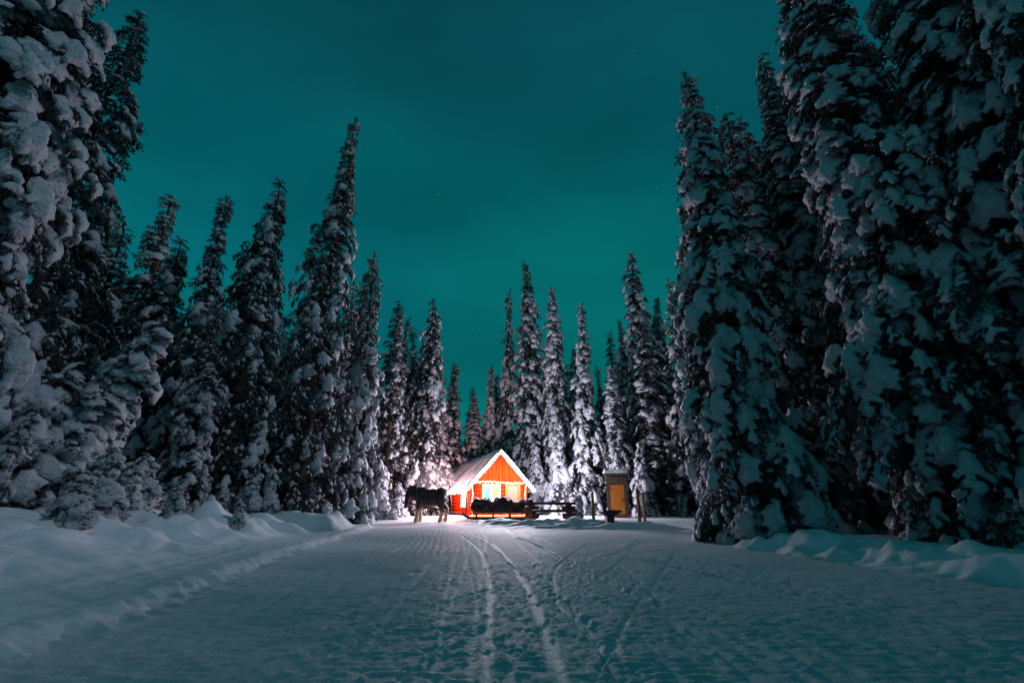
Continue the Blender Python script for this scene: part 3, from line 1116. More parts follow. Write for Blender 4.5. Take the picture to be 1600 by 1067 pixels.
sapling('s', 180, 11.6, 1.4, 0.5, 'snow-capped bush beside the squat buried fir', G_H, 3.0)
place_tree('fir_sapling', ms_b, 'snow-bent twiggy sapling at the foot of the huge pillow-laden fir', (-8.15, 7.3, gz(-8.15, 7.3)), .2, (.32, .32, .30), G_H)
place_tree('fir_sapling', ms_m, 'snow-lumped bush low on the bank beside the twiggy sapling', (-7.9, 6.6, gz(-7.9, 6.6)), 1.2, (.30, .30, .26), G_H)
sapling('s', 262, 11.3, 0.75, 0.28, 'snow-hooded seedling poking from a smooth mound beside the road', G_H, 2.6)
sapling('s', 368, 12.3, 0.62, 0.22, 'tiny hooded seedling on the mound nearest the plough edge', G_H, .6)
for (px, Y, H, rad, key, rz, lb) in [
        (95, 8.6, .95, .42, 's', .4, 'rounded snow-capped bush halfway up the high snow bank'),
        (140, 9.6, 1.25, .50, 's', 1.7, 'snow-heaped bush between the bank and the squat buried fir'),
        (165, 10.3, .70, .34, 's', 2.9, 'low snow knob of a seedling below the squat buried fir'),
        (243, 13.4, 1.05, .42, 's', 3.7, 'snow-swaddled sapling behind the seedling mound'),
        (300, 15.4, 1.30, .45, 's', 5.1, 'pointed white sapling at the foot of the spire fir'),
        (340, 15.9, .90, .40, 's', .9, 'short white sapling beside the pointed one under the spire fir'),
        (385, 16.8, 1.5, .50, 's', 2.2, 'leaning white sapling under the broad blunt fir'),
        (475, 18.9, 1.2, .45, 's', 4.4, 'white sapling beside the leaning broken trunk'),
        (575, 25.6, 1.6, .50, 's', 1.3, 'pink-lit sapling under the skeletal-topped fir'),
        (616, 26.6, 1.2, .45, 's', 3.2, 'pink-lit sapling just ahead of the horse muzzle')]:
    sapling(key, px, Y, H, rad, lb, G_H if px < 500 else G_Y, rz)
sapling('s', 415, 17.2, 1.7, 0.42, 'leaning snow post of a sapling under the broad drooping fir', G_H, .9)

# far forest
FAR = [grow_tree(1300 + i, 17.0, 1.7, m, 0, spacing=.55, per=5, power=.8) for i, m in enumerate(((.05, .4, 1), (.0, .25, 1), (.1, .5, .8)))]
G_F = 'far trees of the forest behind'
spots = []
rf = random.Random(5)
tries = 0
while len(spots) < 150 and tries < 6000:
    tries += 1
    y = rf.uniform(38, 74)
    x = rf.uniform(-.95 * y, .95 * y)
    if -6.5 < x < 3.5 and y < 43:
        continue
    if any((x - a) ** 2 + (y - b) ** 2 < 5.0 for a, b in spots):
        continue
    spots.append((x, y))
for yy0, yy1, xa, xb, n in ((20, 38, -34, -17, 26), (22, 38, 15, 34, 24), (26, 38, -17, -8, 9), (29, 38, 9.5, 15, 6)):
    k = 0
    tries = 0
    while k < n and tries < 900:
        tries += 1
        y, x = rf.uniform(yy0, yy1), rf.uniform(xa, xb)
        if any((x - a) ** 2 + (y - b) ** 2 < 4.0 for a, b in spots):
            continue
        spots.append((x, y))
        k += 1
for (x, y) in spots:
    H = rf.uniform(11.5, 17.5)
    s = rf.uniform(1.1, 1.5)
    if y > 38 and abs(x) < 14:
        lb = 'distant dark fir of the forest closing the view behind the cabin'
    elif x < 0:
        lb = 'dark fir deep in the forest behind the snow bank firs'
    else:
        lb = 'dark fir deep in the forest behind the ploughed berm firs'
    place_tree('fir_tree', FAR[rf.randrange(3)], lb, (x, y, gz(x, y) - .05), rf.uniform(0, 6.28), (s, s, H / 17.0), lb.replace('dark fir', 'dark firs'))


# ------------------------------------------------------------------ cabin
def make_cabin():
    rz = R(18)
    cx, cyy = -0.68, 28.75
    base = gz(cx, cyy + 2) + .0
    Z0 = 0.20
    c = thing('log_cabin', 'orange wooden cabin with steep snow-covered roof, hung with fairy lights', 'cabin', (cx, cyy, Z0), rz)
    W, D, EH, AH = 1.68, 10.4, 1.95, 3.80      # half wall width, depth, eave and apex heights
    f0 = .45                                  # wall front behind the roof front
    # foundation / deck
    MB().box((0, f0 + D / 2, -.10), (2 * W - .06, D - .06, .5)).build('foundation', M_DARKWOOD, c)
    deck = MB().box((0, f0 - .52, .06), (2 * W + .3, .98, .10), bev=.012).build('deck', M_YELLOWPLANK, c)
    for i in range(2):
        MB().box((0, f0 - 1.06, .045 - i * .13), (2 * W + .32, .06, .11), bev=.01).build('deck_beam', M_ORANGE_LIGHT, deck)
    # walls
    wall = MB().box((0, f0 + .09, EH / 2 + .14), (2 * W, .10, EH - .30)).box((0, f0 + D - .05, EH / 2 + .14), (2 * W, .10, EH - .3)) \
        .box((-W + .05, f0 + D / 2, EH / 2 + .14), (.10, D - .2, EH - .3)).box((W - .05, f0 + D / 2, EH / 2 + .14), (.10, D - .2, EH - .3)) \
        .prism([(-W, EH), (W, EH), (0, AH - .08)], f0 + .04, f0 + .14).prism([(-W, EH), (W, EH), (0, AH - .08)], f0 + D - .14, f0 + D - .02).build('wall', M_ORANGE, c)
    # gable boards, vertical
    n = 16
    bw = 2 * W / n
    for i in range(n):
        x0, x1 = -W + i * bw + .008, -W + (i + 1) * bw - .008
        top = lambda x: EH + (AH - .10 - EH) * (1 - abs(x) / W)
        z0 = EH + .10
        if max(top(x0), top(x1)) < z0 + .05:
            continue
        poly = [(x0, z0), (x1, z0), (x1, max(top(x1), z0 + .01)), (x0, max(top(x0), z0 + .01))]
        yy = f0 + .006 * (i % 3)
        MB().prism(poly, yy - .015, yy + .04).build('siding_board', M_ORANGE, wall)
    # front courses: horizontal half-logs below the beam
    for k in range(8):
        z = .20 + k * .225
        for (xa, xb) in ((-W + .16, -1.06), (.10, .42), (1.34, W - .16)):
            MB().cone((xa, f0 + .03, z), (xb, f0 + .03, z), .112, .112, 10).build('log', M_ORANGE, wall, smooth=True)
    for k in range(3):
        z = .20 + k * .225
        MB().cone((-1.05, f0 + .03, z), (.09, f0 + .03, z), .112, .112, 10).build('log', M_ORANGE, wall, smooth=True)
    # side logs
    for side in (-1, 1):
        for k in range(8):
            z = .20 + k * .225
            segs = [(f0 + .1, f0 + 1.0), (f0 + 2.35, f0 + D - .1)] if side < 0 and 2 <= k else [(f0 + .1, f0 + D - .1)]
            for ya, yb in segs:
                MB().cone((side * (W - .02), ya, z), (side * (W - .02), yb, z), .112, .112, 10).build('log', M_ORANGE, wall, smooth=True)
    # corner posts and tie beam
    for sx in (-1, 1):
        MB().box((sx * (W + .02), f0 - .02, EH / 2 + .05), (.20, .20, EH), bev=.02).build('corner_post', M_ORANGE, c)
    MB().box((0, f0 - .035, EH + .02), (2 * W - .22, .15, .17), bev=.02).build('tie_beam', M_ORANGE, c)
    # front window with two panes
    w = MB().box((-.48, f0 - .07, 1.80), (1.14, .10, .09), bev=.01).box((-.48, f0 - .07, .88), (1.14, .10, .09), bev=.01) \
        .box((-1.005, f0 - .068, 1.34), (.09, .10, .83)).box((.045, f0 - .068, 1.34), (.09, .10, .83)).build('window', M_WHITE, c)
    MB().box((-.48, f0 - .075, 1.34), (.10, .08, .83)).build('mullion', M_WHITE, w)
    MB().box((-.745, f0 - .055, 1.34), (.43, .02, .83)).build('pane', M_PANE_CYAN, w)
    MB().box((-.215, f0 - .055, 1.34), (.43, .02, .83)).build('pane', M_PANE_LIME, w)
    MB().box((-.48, f0 - .13, .82), (1.24, .14, .04), bev=.008).build('sill', M_WHITE, w)
    # door with pale panel
    d = MB().box((.88, f0 - .02, 1.00), (.80, .06, 1.66), bev=.01).build('door', M_ORANGE_LIGHT, c)
    MB().box((.88, f0 - .062, 1.30), (.60, .02, .90)).build('panel', M_PANEL_PEACH, d)
    fr = MB().box((.44, f0 - .05, 1.00), (.08, .12, 1.72)).box((1.32, f0 - .05, 1.00), (.08, .12, 1.72)).box((.88, f0 - .05, 1.87), (.80, .12, .06)).build('frame', M_ORANGE_LIGHT, d)
    MB().ball((1.20, f0 - .09, .98), .035).build('handle', M_METAL, d, True)
    # side window, tall and lit
    sw = MB()
    ya, yb = f0 + 1.02, f0 + 2.33
    xw = -W - .10
    sw.box((xw, (ya + yb) / 2, 1.82), (.10, yb - ya, .09)).box((xw, (ya + yb) / 2, .58), (.10, yb - ya, .09))
    sw.box((xw, ya + .045, 1.2), (.098, .09, 1.15)).box((xw, yb - .045, 1.2), (.098, .09, 1.15))
    swo = sw.build('window', M_WHITE, c)
    MB().box((xw + .02, (ya + yb) / 2 - .29, 1.2), (.02, .53, 1.15)).build('pane', M_PANE_WARM, swo)
    MB().box((xw + .02, (ya + yb) / 2 + .29, 1.2), (.02, .53, 1.15)).build('pane', M_PANE_WARM, swo)
    MB().box((xw, (ya + yb) / 2, 1.2), (.08, .05, 1.15)).build('mullion', M_WHITE, swo)
    # roof: two slopes with overhang
    OV = .42
    sl = (AH - EH) / W
    ex, ez = W + OV, EH - OV * sl
    y0, y1 = 0.0, f0 + D + .4
    th = .10
    roof = MB()
    roof.prism([(0, AH), (ex, ez), (ex, ez + th), (0, AH + th * 1.3), (-ex, ez + th), (-ex, ez)], y0 + .03, y1)
    ro = roof.build('roof', M_ROOF, c)
    for sx in (-1, 1):
        a = Vector((0, 0, AH + .02))
        b = Vector((sx * (ex + .01), 0, ez + .0))
        mid = (a + b) / 2
        ang = math.atan2(b.z - a.z, b.x - a.x)
        MB().box(mid, ((b - a).length, .05, .12), Euler((0, -ang, 0)), bev=.01).build('fascia_board', M_ROOF, ro)
    # thick snow blanket on the roof, sagging over the eaves
    nu, nv = 40, 54
    V = []
    th = .11
    for j in range(nv + 1):
        y = y0 - .10 + (y1 + .08 - y0 + .10) * j / nv
        for i in range(nu + 1):
            s = -1 + 2 * i / nu
            x = s * (ex + .10)
            zz = AH + .13 - abs(x) * sl
            rnd_ = .10 * math.exp(-(x / .22) ** 2)
            edge = 1 - max(0, (abs(s) - .88) / .12) ** 2 * .75
            ye = min(1, (y - (y0 - .10)) / .14, (y1 + .08 - y) / .14)
            ye = math.sqrt(max(0, 1 - (1 - ye) ** 2))
            nzv = float(perlin(np.array([x * 1.3 + 4]), np.array([y * .9]), 50)[0]) * .06
            V.append((x, y + .03 * math.sin(x * 5), zz - rnd_ + (th + nzv) * edge * (.35 + .65 * ye)))
    n1 = len(V)
    for j in range(nv + 1):
        y = y0 - .10 + (y1 + .08 - y0 + .10) * j / nv
        for i in range(nu + 1):
            s = -1 + 2 * i / nu
            x = s * (ex + .10)
            V.append((x, y, AH + .135 - abs(x) * sl - .02 + (-.06 if abs(s) > .97 else 0)))
    F = []
    ix = lambda j, i: j * (nu + 1) + i
    for j in range(nv):
        for i in range(nu):
            F.append((ix(j, i), ix(j, i + 1), ix(j + 1, i + 1), ix(j + 1, i)))
            F.append((n1 + ix(j, i), n1 + ix(j + 1, i), n1 + ix(j + 1, i + 1), n1 + ix(j, i + 1)))
    for j in range(nv):
        F.append((ix(j, 0), ix(j + 1, 0), n1 + ix(j + 1, 0), n1 + ix(j, 0)))
        F.append((ix(j, nu), n1 + ix(j, nu), n1 + ix(j + 1, nu), ix(j + 1, nu)))
    for i in range(nu):
        F.append((ix(0, i), n1 + ix(0, i), n1 + ix(0, i + 1), ix(0, i + 1)))
        F.append((ix(nv, i), ix(nv, i + 1), n1 + ix(nv, i + 1), n1 + ix(nv, i)))
    link('snow', mesh_np('roof_snow', V, F, [M_SNOW_SOFT]), ro)
    return c, dict(W=W, EH=EH, AH=AH, ex=ex, ez=ez, f0=f0, D=D, y1=y1, rz=rz, loc=Vector((cx, cyy, Z0)))


CABIN, K = make_cabin()


def light_string(label, path, bulb_mat, spacing, drops, lamps, lcol, energy, seed, size=.028, name='light_string'):
    """path in cabin coordinates; lamps: points (cabin coordinates) where the string's light is gathered"""
    rnd = random.Random(seed)
    M = Matrix.Translation(K['loc']) @ Matrix.Rotation(K['rz'], 4, 'Z')
    t = thing(name, label, 'fairy lights', K['loc'], K['rz'], 'fairy lights on the cabin')
    P = [Vector(p) for p in path]
    wire, bulbs = MB(), MB()
    for a, b in zip(P[:-1], P[1:]):
        L = (b - a).length
        n = max(1, int(L / spacing))
        prev = a
        for i in range(n + 1):
            q = a.lerp(b, i / n) + Vector((0, 0, -.04 * math.sin(i * math.pi / 3.0) ** 2 + rnd.uniform(-.02, .02)))
            wire.cone(prev, q + Vector((0, .0001, 0)), .006, .006, 4) if (q - prev).length > .01 else None
            prev = q
            bulbs.ball(q + Vector((0, 0, -.02)), size * rnd.uniform(.8, 1.2), 1)
            if drops > 0:
                ln = rnd.uniform(.3, 1.0) * drops
                wire.cone(q, q - Vector((0, 0, ln)), .004, .004, 4)
                m = max(1, int(ln / .075))
                for k in range(m):
                    bulbs.ball(q + Vector((rnd.uniform(-.012, .012), rnd.uniform(-.012, .012), -ln * (k + 1) / m)), size * rnd.uniform(.7, 1.1), 1)
    wire.build('wire', M_WIRE, t)
    tag(bulbs.build('bulbs', bulb_mat, t, True), kind='stuff')
    for p in lamps:
        ld = bpy.data.lights.new('stand_in_lamp', 'POINT')
        ld.energy = energy
        ld.color = lcol
        ld.shadow_soft_size = .22
        lo = bpy.data.objects.new('stand_in_lamp', ld)
        COL.objects.link(lo)
        lo.parent = t
        lo.location = p
    return t


CYAN, COOL, WARM, PINK = (0.45, 1.0, 0.95), (0.96, 0.86, 1.0), (1.0, 0.50, 0.20), (1.0, 0.57, 0.60)
W_, EH_, AH_, ex_, ez_, f0_ = K['W'], K['EH'], K['AH'], K['ex'], K['ez'], K['f0']
light_string("cool white icicle lights down the gable rake on the horse's side", [(0, -.05, AH_ - .02), (-ex_, -.05, ez_ + .0)], M_BULB_COOL, .075, .14, [(-.45, -.36, AH_ - .62), (-1.0, -.36, AH_ - 1.18), (-1.6, -.36, AH_ - 1.8)], CYAN, 26, 1)
light_string("cool white icicle lights down the gable rake on the picnic table's side", [(0, -.05, AH_ - .02), (ex_, -.05, ez_ + .0)], M_BULB_COOL, .075, .14, [(.45, -.36, AH_ - .62), (1.0, -.36, AH_ - 1.18), (1.6, -.36, AH_ - 1.8)], CYAN, 26, 2)
light_string('warm white fairy lights draped across the tie beam above the window', [(-W_ + .1, f0_ - .16, EH_ + .08), (-.6, f0_ - .16, EH_ + .12), (.5, f0_ - .16, EH_ + .06), (W_ - .1, f0_ - .16, EH_ + .06)], M_BULB_WARM, .085, .10, [(-.9, f0_ - 1.5, EH_ - .05), (.4, f0_ - 1.5, EH_ + .3), (1.5, f0_ - 1.5, EH_ - .05)], COOL, 1050, 3, .032)  # added flood lamps hang ahead of this string to light the trees
light_string('warm fairy lights wound round the corner post nearest the horse', [(-W_ - .05, f0_ - .16, EH_), (-W_ + .06, f0_ - .16, 1.3), (-W_ - .04, f0_ - .16, .7), (-W_ + .05, f0_ - .16, .12)], M_BULB_WARM, .07, 0, [(-W_ - .45, f0_ - .5, .9)], WARM, 26, 4, .036)
light_string('warm fairy lights wound round the corner post nearest the picnic table', [(W_ + .05, f0_ - .16, EH_), (W_ - .04, f0_ - .16, 1.3), (W_ + .05, f0_ - .16, .7)], M_BULB_WARM, .08, 0, [(W_ + .5, f0_ - .45, 1.2)], PINK, 22, 5, .036)
light_string("warm icicle lights under the long eave on the horse's side", [(-ex_ - .02, .05, ez_ + .02), (-ex_ - .02, K['y1'] - .1, ez_ + .02)], M_BULB_WARM, .075, .14, [(-ex_ - .55, .9, ez_ - .15), (-ex_ - .7, 3.6, ez_ - .15), (-ex_ - .8, 7.0, ez_ - .15)], PINK, 640, 6)


# ------------------------------------------------------------------ horse
def skin_mesh(verts, edges, radii, name, sub=2):
    me = bpy.data.meshes.new(name)
    me.from_pydata([Vector(v) for v in verts], edges, [])
    ob = bpy.data.objects.new('tmp', me)
    COL.objects.link(ob)
    md = ob.modifiers.new('s', 'SKIN')
    md.use_smooth_shade = True
    md.branch_smoothing = .6
    for i, r in enumerate(radii):
        me.skin_vertices[0].data[i].radius = r if isinstance(r, tuple) else (r, r)
        me.skin_vertices[0].data[i].use_root = (i == 0)
    m2 = ob.modifiers.new('u', 'SUBSURF')
    m2.levels = m2.render_levels = sub
    dg = bpy.context.evaluated_depsgraph_get()
    dg.update()
    res = bpy.data.meshes.new_from_object(ob.evaluated_get(dg), depsgraph=dg)
    res.name = name
    bpy.data.objects.remove(ob)
    return res


def make_horse():
    X, Y = -4.30, 25.4
    h = thing('horse', 'dark draft horse with pale feathered legs, head lowered, harnessed before the sleigh', 'horse', (X, Y, gz(X, Y)), R(4))
    h.scale = (1.0, 1.05, 1.12)
    bm = bmesh.new()

    def ell(c, r):
        q = bmesh.ops.create_icosphere(bm, subdivisions=2, radius=1.0)
        bmesh.ops.transform(bm, matrix=Matrix.Translation(c) @ Matrix.Diagonal((r[0], r[1], r[2], 1)), verts=q['verts'])

    def chain(pts, ysc=1.0):
        for (p, r0), (q, r1) in zip(pts[:-1], pts[1:]):
            p, q = Vector(p), Vector(q)
            n = max(2, int((q - p).length / .035))
            for i in range(n + 1):
                f = i / n
                r = r0 + (r1 - r0) * f
                ell(p.lerp(q, f), (r, r * ysc, r))
    ell((-.40, 0, 1.10), (.42, .34, .44))
    ell((.08, 0, 1.06), (.62, .37, .42))
    ell((.54, 0, 1.14), (.42, .36, .40))
    ell((-.46, 0, 1.43), (.26, .13, .13))
    chain([((-.58, 0, 1.18), .34), ((-.84, 0, 1.32), .29), ((-1.04, 0, 1.38), .235)], .68)
    chain([((-1.08, 0, 1.38), .20), ((-1.17, 0, 1.20), .185), ((-1.22, 0, .98), .14), ((-1.25, 0, .78), .11), ((-1.255, 0, .69), .10)], .74)
    for s, o in ((1, .05), (-1, -.04)):
        chain([((-1.06, s * .09, 1.54), .045), ((-1.06, s * .11, 1.64), .025)])
        chain([((-.50, s * .15, 1.05), .20), ((-.54 + o, s * .18, .84), .125), ((-.56 + o, s * .18, .54), .098), ((-.56 + o * 1.4, s * .18, .36), .085), ((-.57 + o * 1.6, s * .18, .18), .120), ((-.60 + o * 1.6, s * .18, .085), .130)])
        o2 = o * 2.6
        chain([((.60, s * .16, 1.04), .26), ((.54 + o2 * .4, s * .19, .82), .17), ((.76 + o2, s * .19, .55), .105), ((.73 + o2, s * .19, .36), .088), ((.71 + o2, s * .19, .18), .120), ((.67 + o2, s * .19, .085), .130)])
    me0 = bpy.data.meshes.new('horse_raw')
    bm.to_mesh(me0)
    bm.free()
    bme = evaluated_mesh(me0, [('REMESH', dict(mode='VOXEL', voxel_size=.026)), ('SMOOTH', dict(factor=.5, iterations=4)), ('DECIMATE', dict(ratio=.5))], 'horse_body')
    bme.materials.clear()
    bme.materials.append(M_COAT)
    bme.polygons.foreach_set('use_smooth', np.ones(len(bme.polygons), bool))
    link('body', bme, h)
    # tail
    tv = [(.88, 0, 1.24), (.99, 0, 1.12), (1.04, 0, .85), (1.05, 0, .60), (1.02, 0, .42)]
    tm = skin_mesh(tv, [(0, 1), (1, 2), (2, 3), (3, 4)], [.05, .075, .09, .075, .02], 'tail', 1)
    link('tail', tm, h).data.materials.append(M_MANE)
    # mane: overlapping locks on the crest
    mb = MB()
    rnd = random.Random(3)
    for i in range(26):
        f = i / 25
        p = Vector((-.62, 0, 1.52)).lerp(Vector((-1.08, 0, 1.60)), f)
        s = -1 if i % 3 else 1
        mb.cone(p, p + Vector((rnd.uniform(-.05, .05), s * rnd.uniform(.16, .24), -rnd.uniform(.25, .42))), .05, .008, 5)
    for i in range(5):
        p = Vector((-1.18, 0, 1.54))
        mb.cone(p, p + Vector((-.10, rnd.uniform(-.06, .06), -rnd.uniform(.2, .32))), .035, .006, 5)
    mb.build('mane', M_MANE, h, True)
    for s in (-1, 1):
        MB().ball((-1.27, s * .125, 1.16), .022).build('eye', M_MANE, h, True)
    # harness: collar, girth strap, breeching, bridle
    mb = MB()
    n = 20
    ring = [Vector((-.66 - .12 * math.cos(a), .30 * math.sin(a), 1.18 + .42 * math.cos(a))) for a in [2 * math.pi * i / n for i in range(n + 1)]]
    mb.tube(ring, .055, 6)
    for gx, rz_, ry_ in ((-.22, .435, .375), (.38, .42, .38)):
        ring = [Vector((gx, ry_ * math.sin(a), 1.09 + rz_ * math.cos(a))) for a in [2 * math.pi * i / n for i in range(n + 1)]]
        mb.tube(ring, .022, 5)
    for s in (-1, 1):
        mb.tube([Vector((-.66, s * .35, 1.05)), Vector((-.2, s * .385, 1.0)), Vector((.4, s * .39, 1.02)), Vector((.92, s * .20, 1.03))], .02, 5)
        mb.tube([Vector((-1.10, s * .13, 1.45)), Vector((-1.25, s * .12, 1.0)), Vector((-1.0, s * .22, 1.15)), Vector((-.7, s * .31, 1.2))], .014, 4)
    mb.tube([Vector((.92, -.20, 1.03)), Vector((.96, 0, 1.03)), Vector((.92, .20, 1.03))], .02, 5)
    mb.build('harness', M_LEATHER, h, True)
    return h


make_horse()


# ------------------------------------------------------------------ sleigh
def make_sleigh():
    X, Y = -0.62, 26.35
    Z = gz(X, Y)
    s = thing('horse_sleigh', 'long dark open sleigh with blanket-covered benches, parked before the cabin', 'sleigh', (X, Y, Z), R(3))
    L, Wd = 3.5, 1.25
    for sy in (-1, 1):
        yy = sy * Wd * .42
        pts = [Vector((L / 2, yy, .06)), Vector((-L / 2 + .2, yy, .06)), Vector((-L / 2 - .1, yy, .14)), Vector((-L / 2 - .28, yy, .32))]
        r = MB()
        for a, b in zip(pts[:-1], pts[1:]):
            d = b - a
            ang = math.atan2(d.z, d.x)
            r.box((a + b) / 2, (d.length + .04, .07, .10), Euler((0, -ang, 0)), bev=.01)
        ro = r.build('runner', M_SHAFT, s)
        for k in range(4):
            MB().box((-L / 2 + .45 + k * .9, yy, .20), (.08, .06, .20)).build('strut', M_DARKWOOD, ro)
    for k in range(5):
        MB().box((.05, -Wd * .4 + k * Wd * .2, .335 + .002 * (k % 2)), (L - .1, Wd * .19, .05), bev=.006).build('deck_plank', M_YELLOWPLANK, s)
    for sy in (-1, 1):
        MB().box((.1, sy * (Wd / 2 + .005), .62), (L - .3, .04, .50), bev=.008).build('side_panel', M_DARKWOOD, s)
    rnd = random.Random(9)
    for k in range(3):
        x = -1.1 + k * 1.12
        b = MB().box((x, 0, .62), (.42, Wd - .1, .10), bev=.02).build('bench', M_DARKWOOD, s)
        MB().box((x + .24, 0, .86), (.06, Wd - .1, .50), Euler((0, .12, 0)), bev=.015).build('backrest', M_DARKWOOD, b)
        # blanket thrown over the bench: lumpy sheet with thickness
        nu, nv = 18, 12
        V, F = [], []
        for layer in (0, 1):
            for j in range(nv + 1):
                for i in range(nu + 1):
                    u, v = i / nu, j / nv
                    xx = x - .50 + 1.16 * u
                    yy = (v - .5) * (Wd + .16)
                    zz = .86 + .17 * math.exp(-((u - .60) / .36) ** 6)
                    zz += .16 * float(perlin(np.array([xx * 3.3 + k * 7]), np.array([yy * 2.6]), 60)[0]) + .05 * math.sin(k * 2.3)
                    ed = max(0, (abs(v - .5) - .40) / .10)
                    eu = max(0, (abs(u - .5) - .42) / .08)
                    zz -= (.38 + .07 * math.sin(xx * 9)) * ed ** 1.5 + .08 * eu
                    V.append((xx, yy, zz - (.035 if layer else 0)))
        ix = lambda l, j, i: l * (nu + 1) * (nv + 1) + j * (nu + 1) + i
        for j in range(nv):
            for i in range(nu):
                F.append((ix(0, j, i), ix(0, j, i + 1), ix(0, j + 1, i + 1), ix(0, j + 1, i)))
                F.append((ix(1, j, i), ix(1, j + 1, i), ix(1, j + 1, i + 1), ix(1, j, i + 1)))
        for j in range(nv):
            F.append((ix(0, j, 0), ix(0, j + 1, 0), ix(1, j + 1, 0), ix(1, j, 0)))
            F.append((ix(0, j, nu), ix(1, j, nu), ix(1, j + 1, nu), ix(0, j + 1, nu)))
        for i in range(nu):
            F.append((ix(0, 0, i), ix(1, 0, i), ix(1, 0, i + 1), ix(0, 0, i + 1)))
            F.append((ix(0, nv, i), ix(0, nv, i + 1), ix(1, nv, i + 1), ix(1, nv, i)))
        link('blanket', mesh_np('blanket', V, F, [M_CLOTH_DARK]), b)
    # front upright rail frame
    fx = -L / 2 - .12
    fr = MB()
    for sy in (-1, 1):
        fr.cone((fx, sy * .42, .30), (fx + .03, sy * .42, 1.32), .028, .024, 6)
    for z in (.62, .92, 1.22):
        fr.cone((fx + .02, -.44, z), (fx + .02, .44, z), .022, .022, 6)
    fr.build('rail_frame', M_SHAFT, s)
    # shafts to the horse
    for sy in (-1, 1):
        MB().tube([Vector((-L / 2 - .2, sy * .40, .22)), Vector((-2.9, sy * .52 - .55, .42)), Vector((-3.9, sy * .56 - .82, .66)), Vector((-5.05, sy * .50 - .95, .84))], .032, 6).build('shaft', M_SHAFT, s)
    MB().tube([Vector((-L / 2 - .25, -.5, .24)), Vector((-L / 2 - .25, .5, .24))], .04, 6).build('crossbar', M_SHAFT, s)
    for (bx, by, bz, sc_) in ((-1.34, -.46, .95, .9), (-.22, -.46, 1.0, 1.0)):
        t = MB()
        for q in range(3):
            t.box((bx + .03 * q, by, bz + .05 * q), (.34 * sc_, .20, .05), Euler((.15, .1 * q, .2)), bev=.02)
        tag(t.build('folded_blanket', M_CLOTH_PALE, None, True), 'pale folded blanket lying on the %s sleigh bench' % ('front' if bx < -1 else 'middle'), 'blanket')
        o = bpy.data.objects[-1] if False else None
    return s, Matrix.Translation((X, Y, Z)) @ Matrix.Rotation(R(3), 4, 'Z')


SL, SLM = make_sleigh()
for o in list(bpy.data.objects):
    if o.name.startswith('folded_blanket'):
        o.matrix_world = SLM


# ------------------------------------------------------------------ log picnic table
def make_table():
    X, Y = 1.95, 24.6
    Z = gz(X, Y) + .10
    t = thing('picnic_table', 'heavy log picnic table with stacked-log legs, on the snow mound beside the sleigh', 'picnic table', (X, Y, Z), R(-5))
    L = 2.5
    for k in range(4):
        MB().box((0, -.36 + k * .24, .86 + .003 * (k % 2)), (L, .23, .12), bev=.015).build('top_plank', M_DARKWOOD, t)
    for sy in (-1, 1):
        for k in range(2):
            MB().box((0, sy * (.72 + k * .20), .50 + .003 * k), (L + .1, .19, .11), bev=.015).build('seat_plank', M_DARKWOOD, t)
    for sx in (-1, 1):
        x = sx * .92
        leg = MB().cone((x, -.16, -.1), (x, -.16, .80), .17, .16, 10).cone((x, .16, -.1), (x, .16, .80), .17, .16, 10).build('leg', M_DARKWOOD, t, True)
        MB().cone((x - .02, -.98, .37), (x - .02, .98, .37), .115, .115, 10).build('cross_log', M_REDLOG, leg, True)
        MB().cone((x + .05, -.52, .72), (x + .05, .52, .73), .085, .085, 10).build('cross_log', M_REDLOG, leg, True)
        MB().cone((x - .02, -.95, .16), (x - .02, .95, .14), .13, .13, 10).build('cross_log', M_REDLOG, leg, True)
        for sy in (-1, 1):
            MB().cone((x - .32, sy * .86, .26), (x + .34, sy * .86, .26), .12, .12, 10).build('stub_log', M_REDLOG, leg, True)
            MB().cone((x - .34, sy * .40, .62), (x + .32, sy * .40, .62), .11, .11, 10).build('stub_log', M_REDLOG, leg, True)
    rnd = random.Random(4)
    sn = MB()
    for (a, b, y, z) in ((-.3, .05, .1, .915), (.62, 1.0, -.2, .915), (-.9, -.5, -.92, .555)):
        sn.ball(((a + b) / 2, y, z), (b - a) * .55, 2, (1, .5, .16))
    tag(sn.build('snow', M_SNOW_SOFT, t, True), kind='stuff')


make_table()


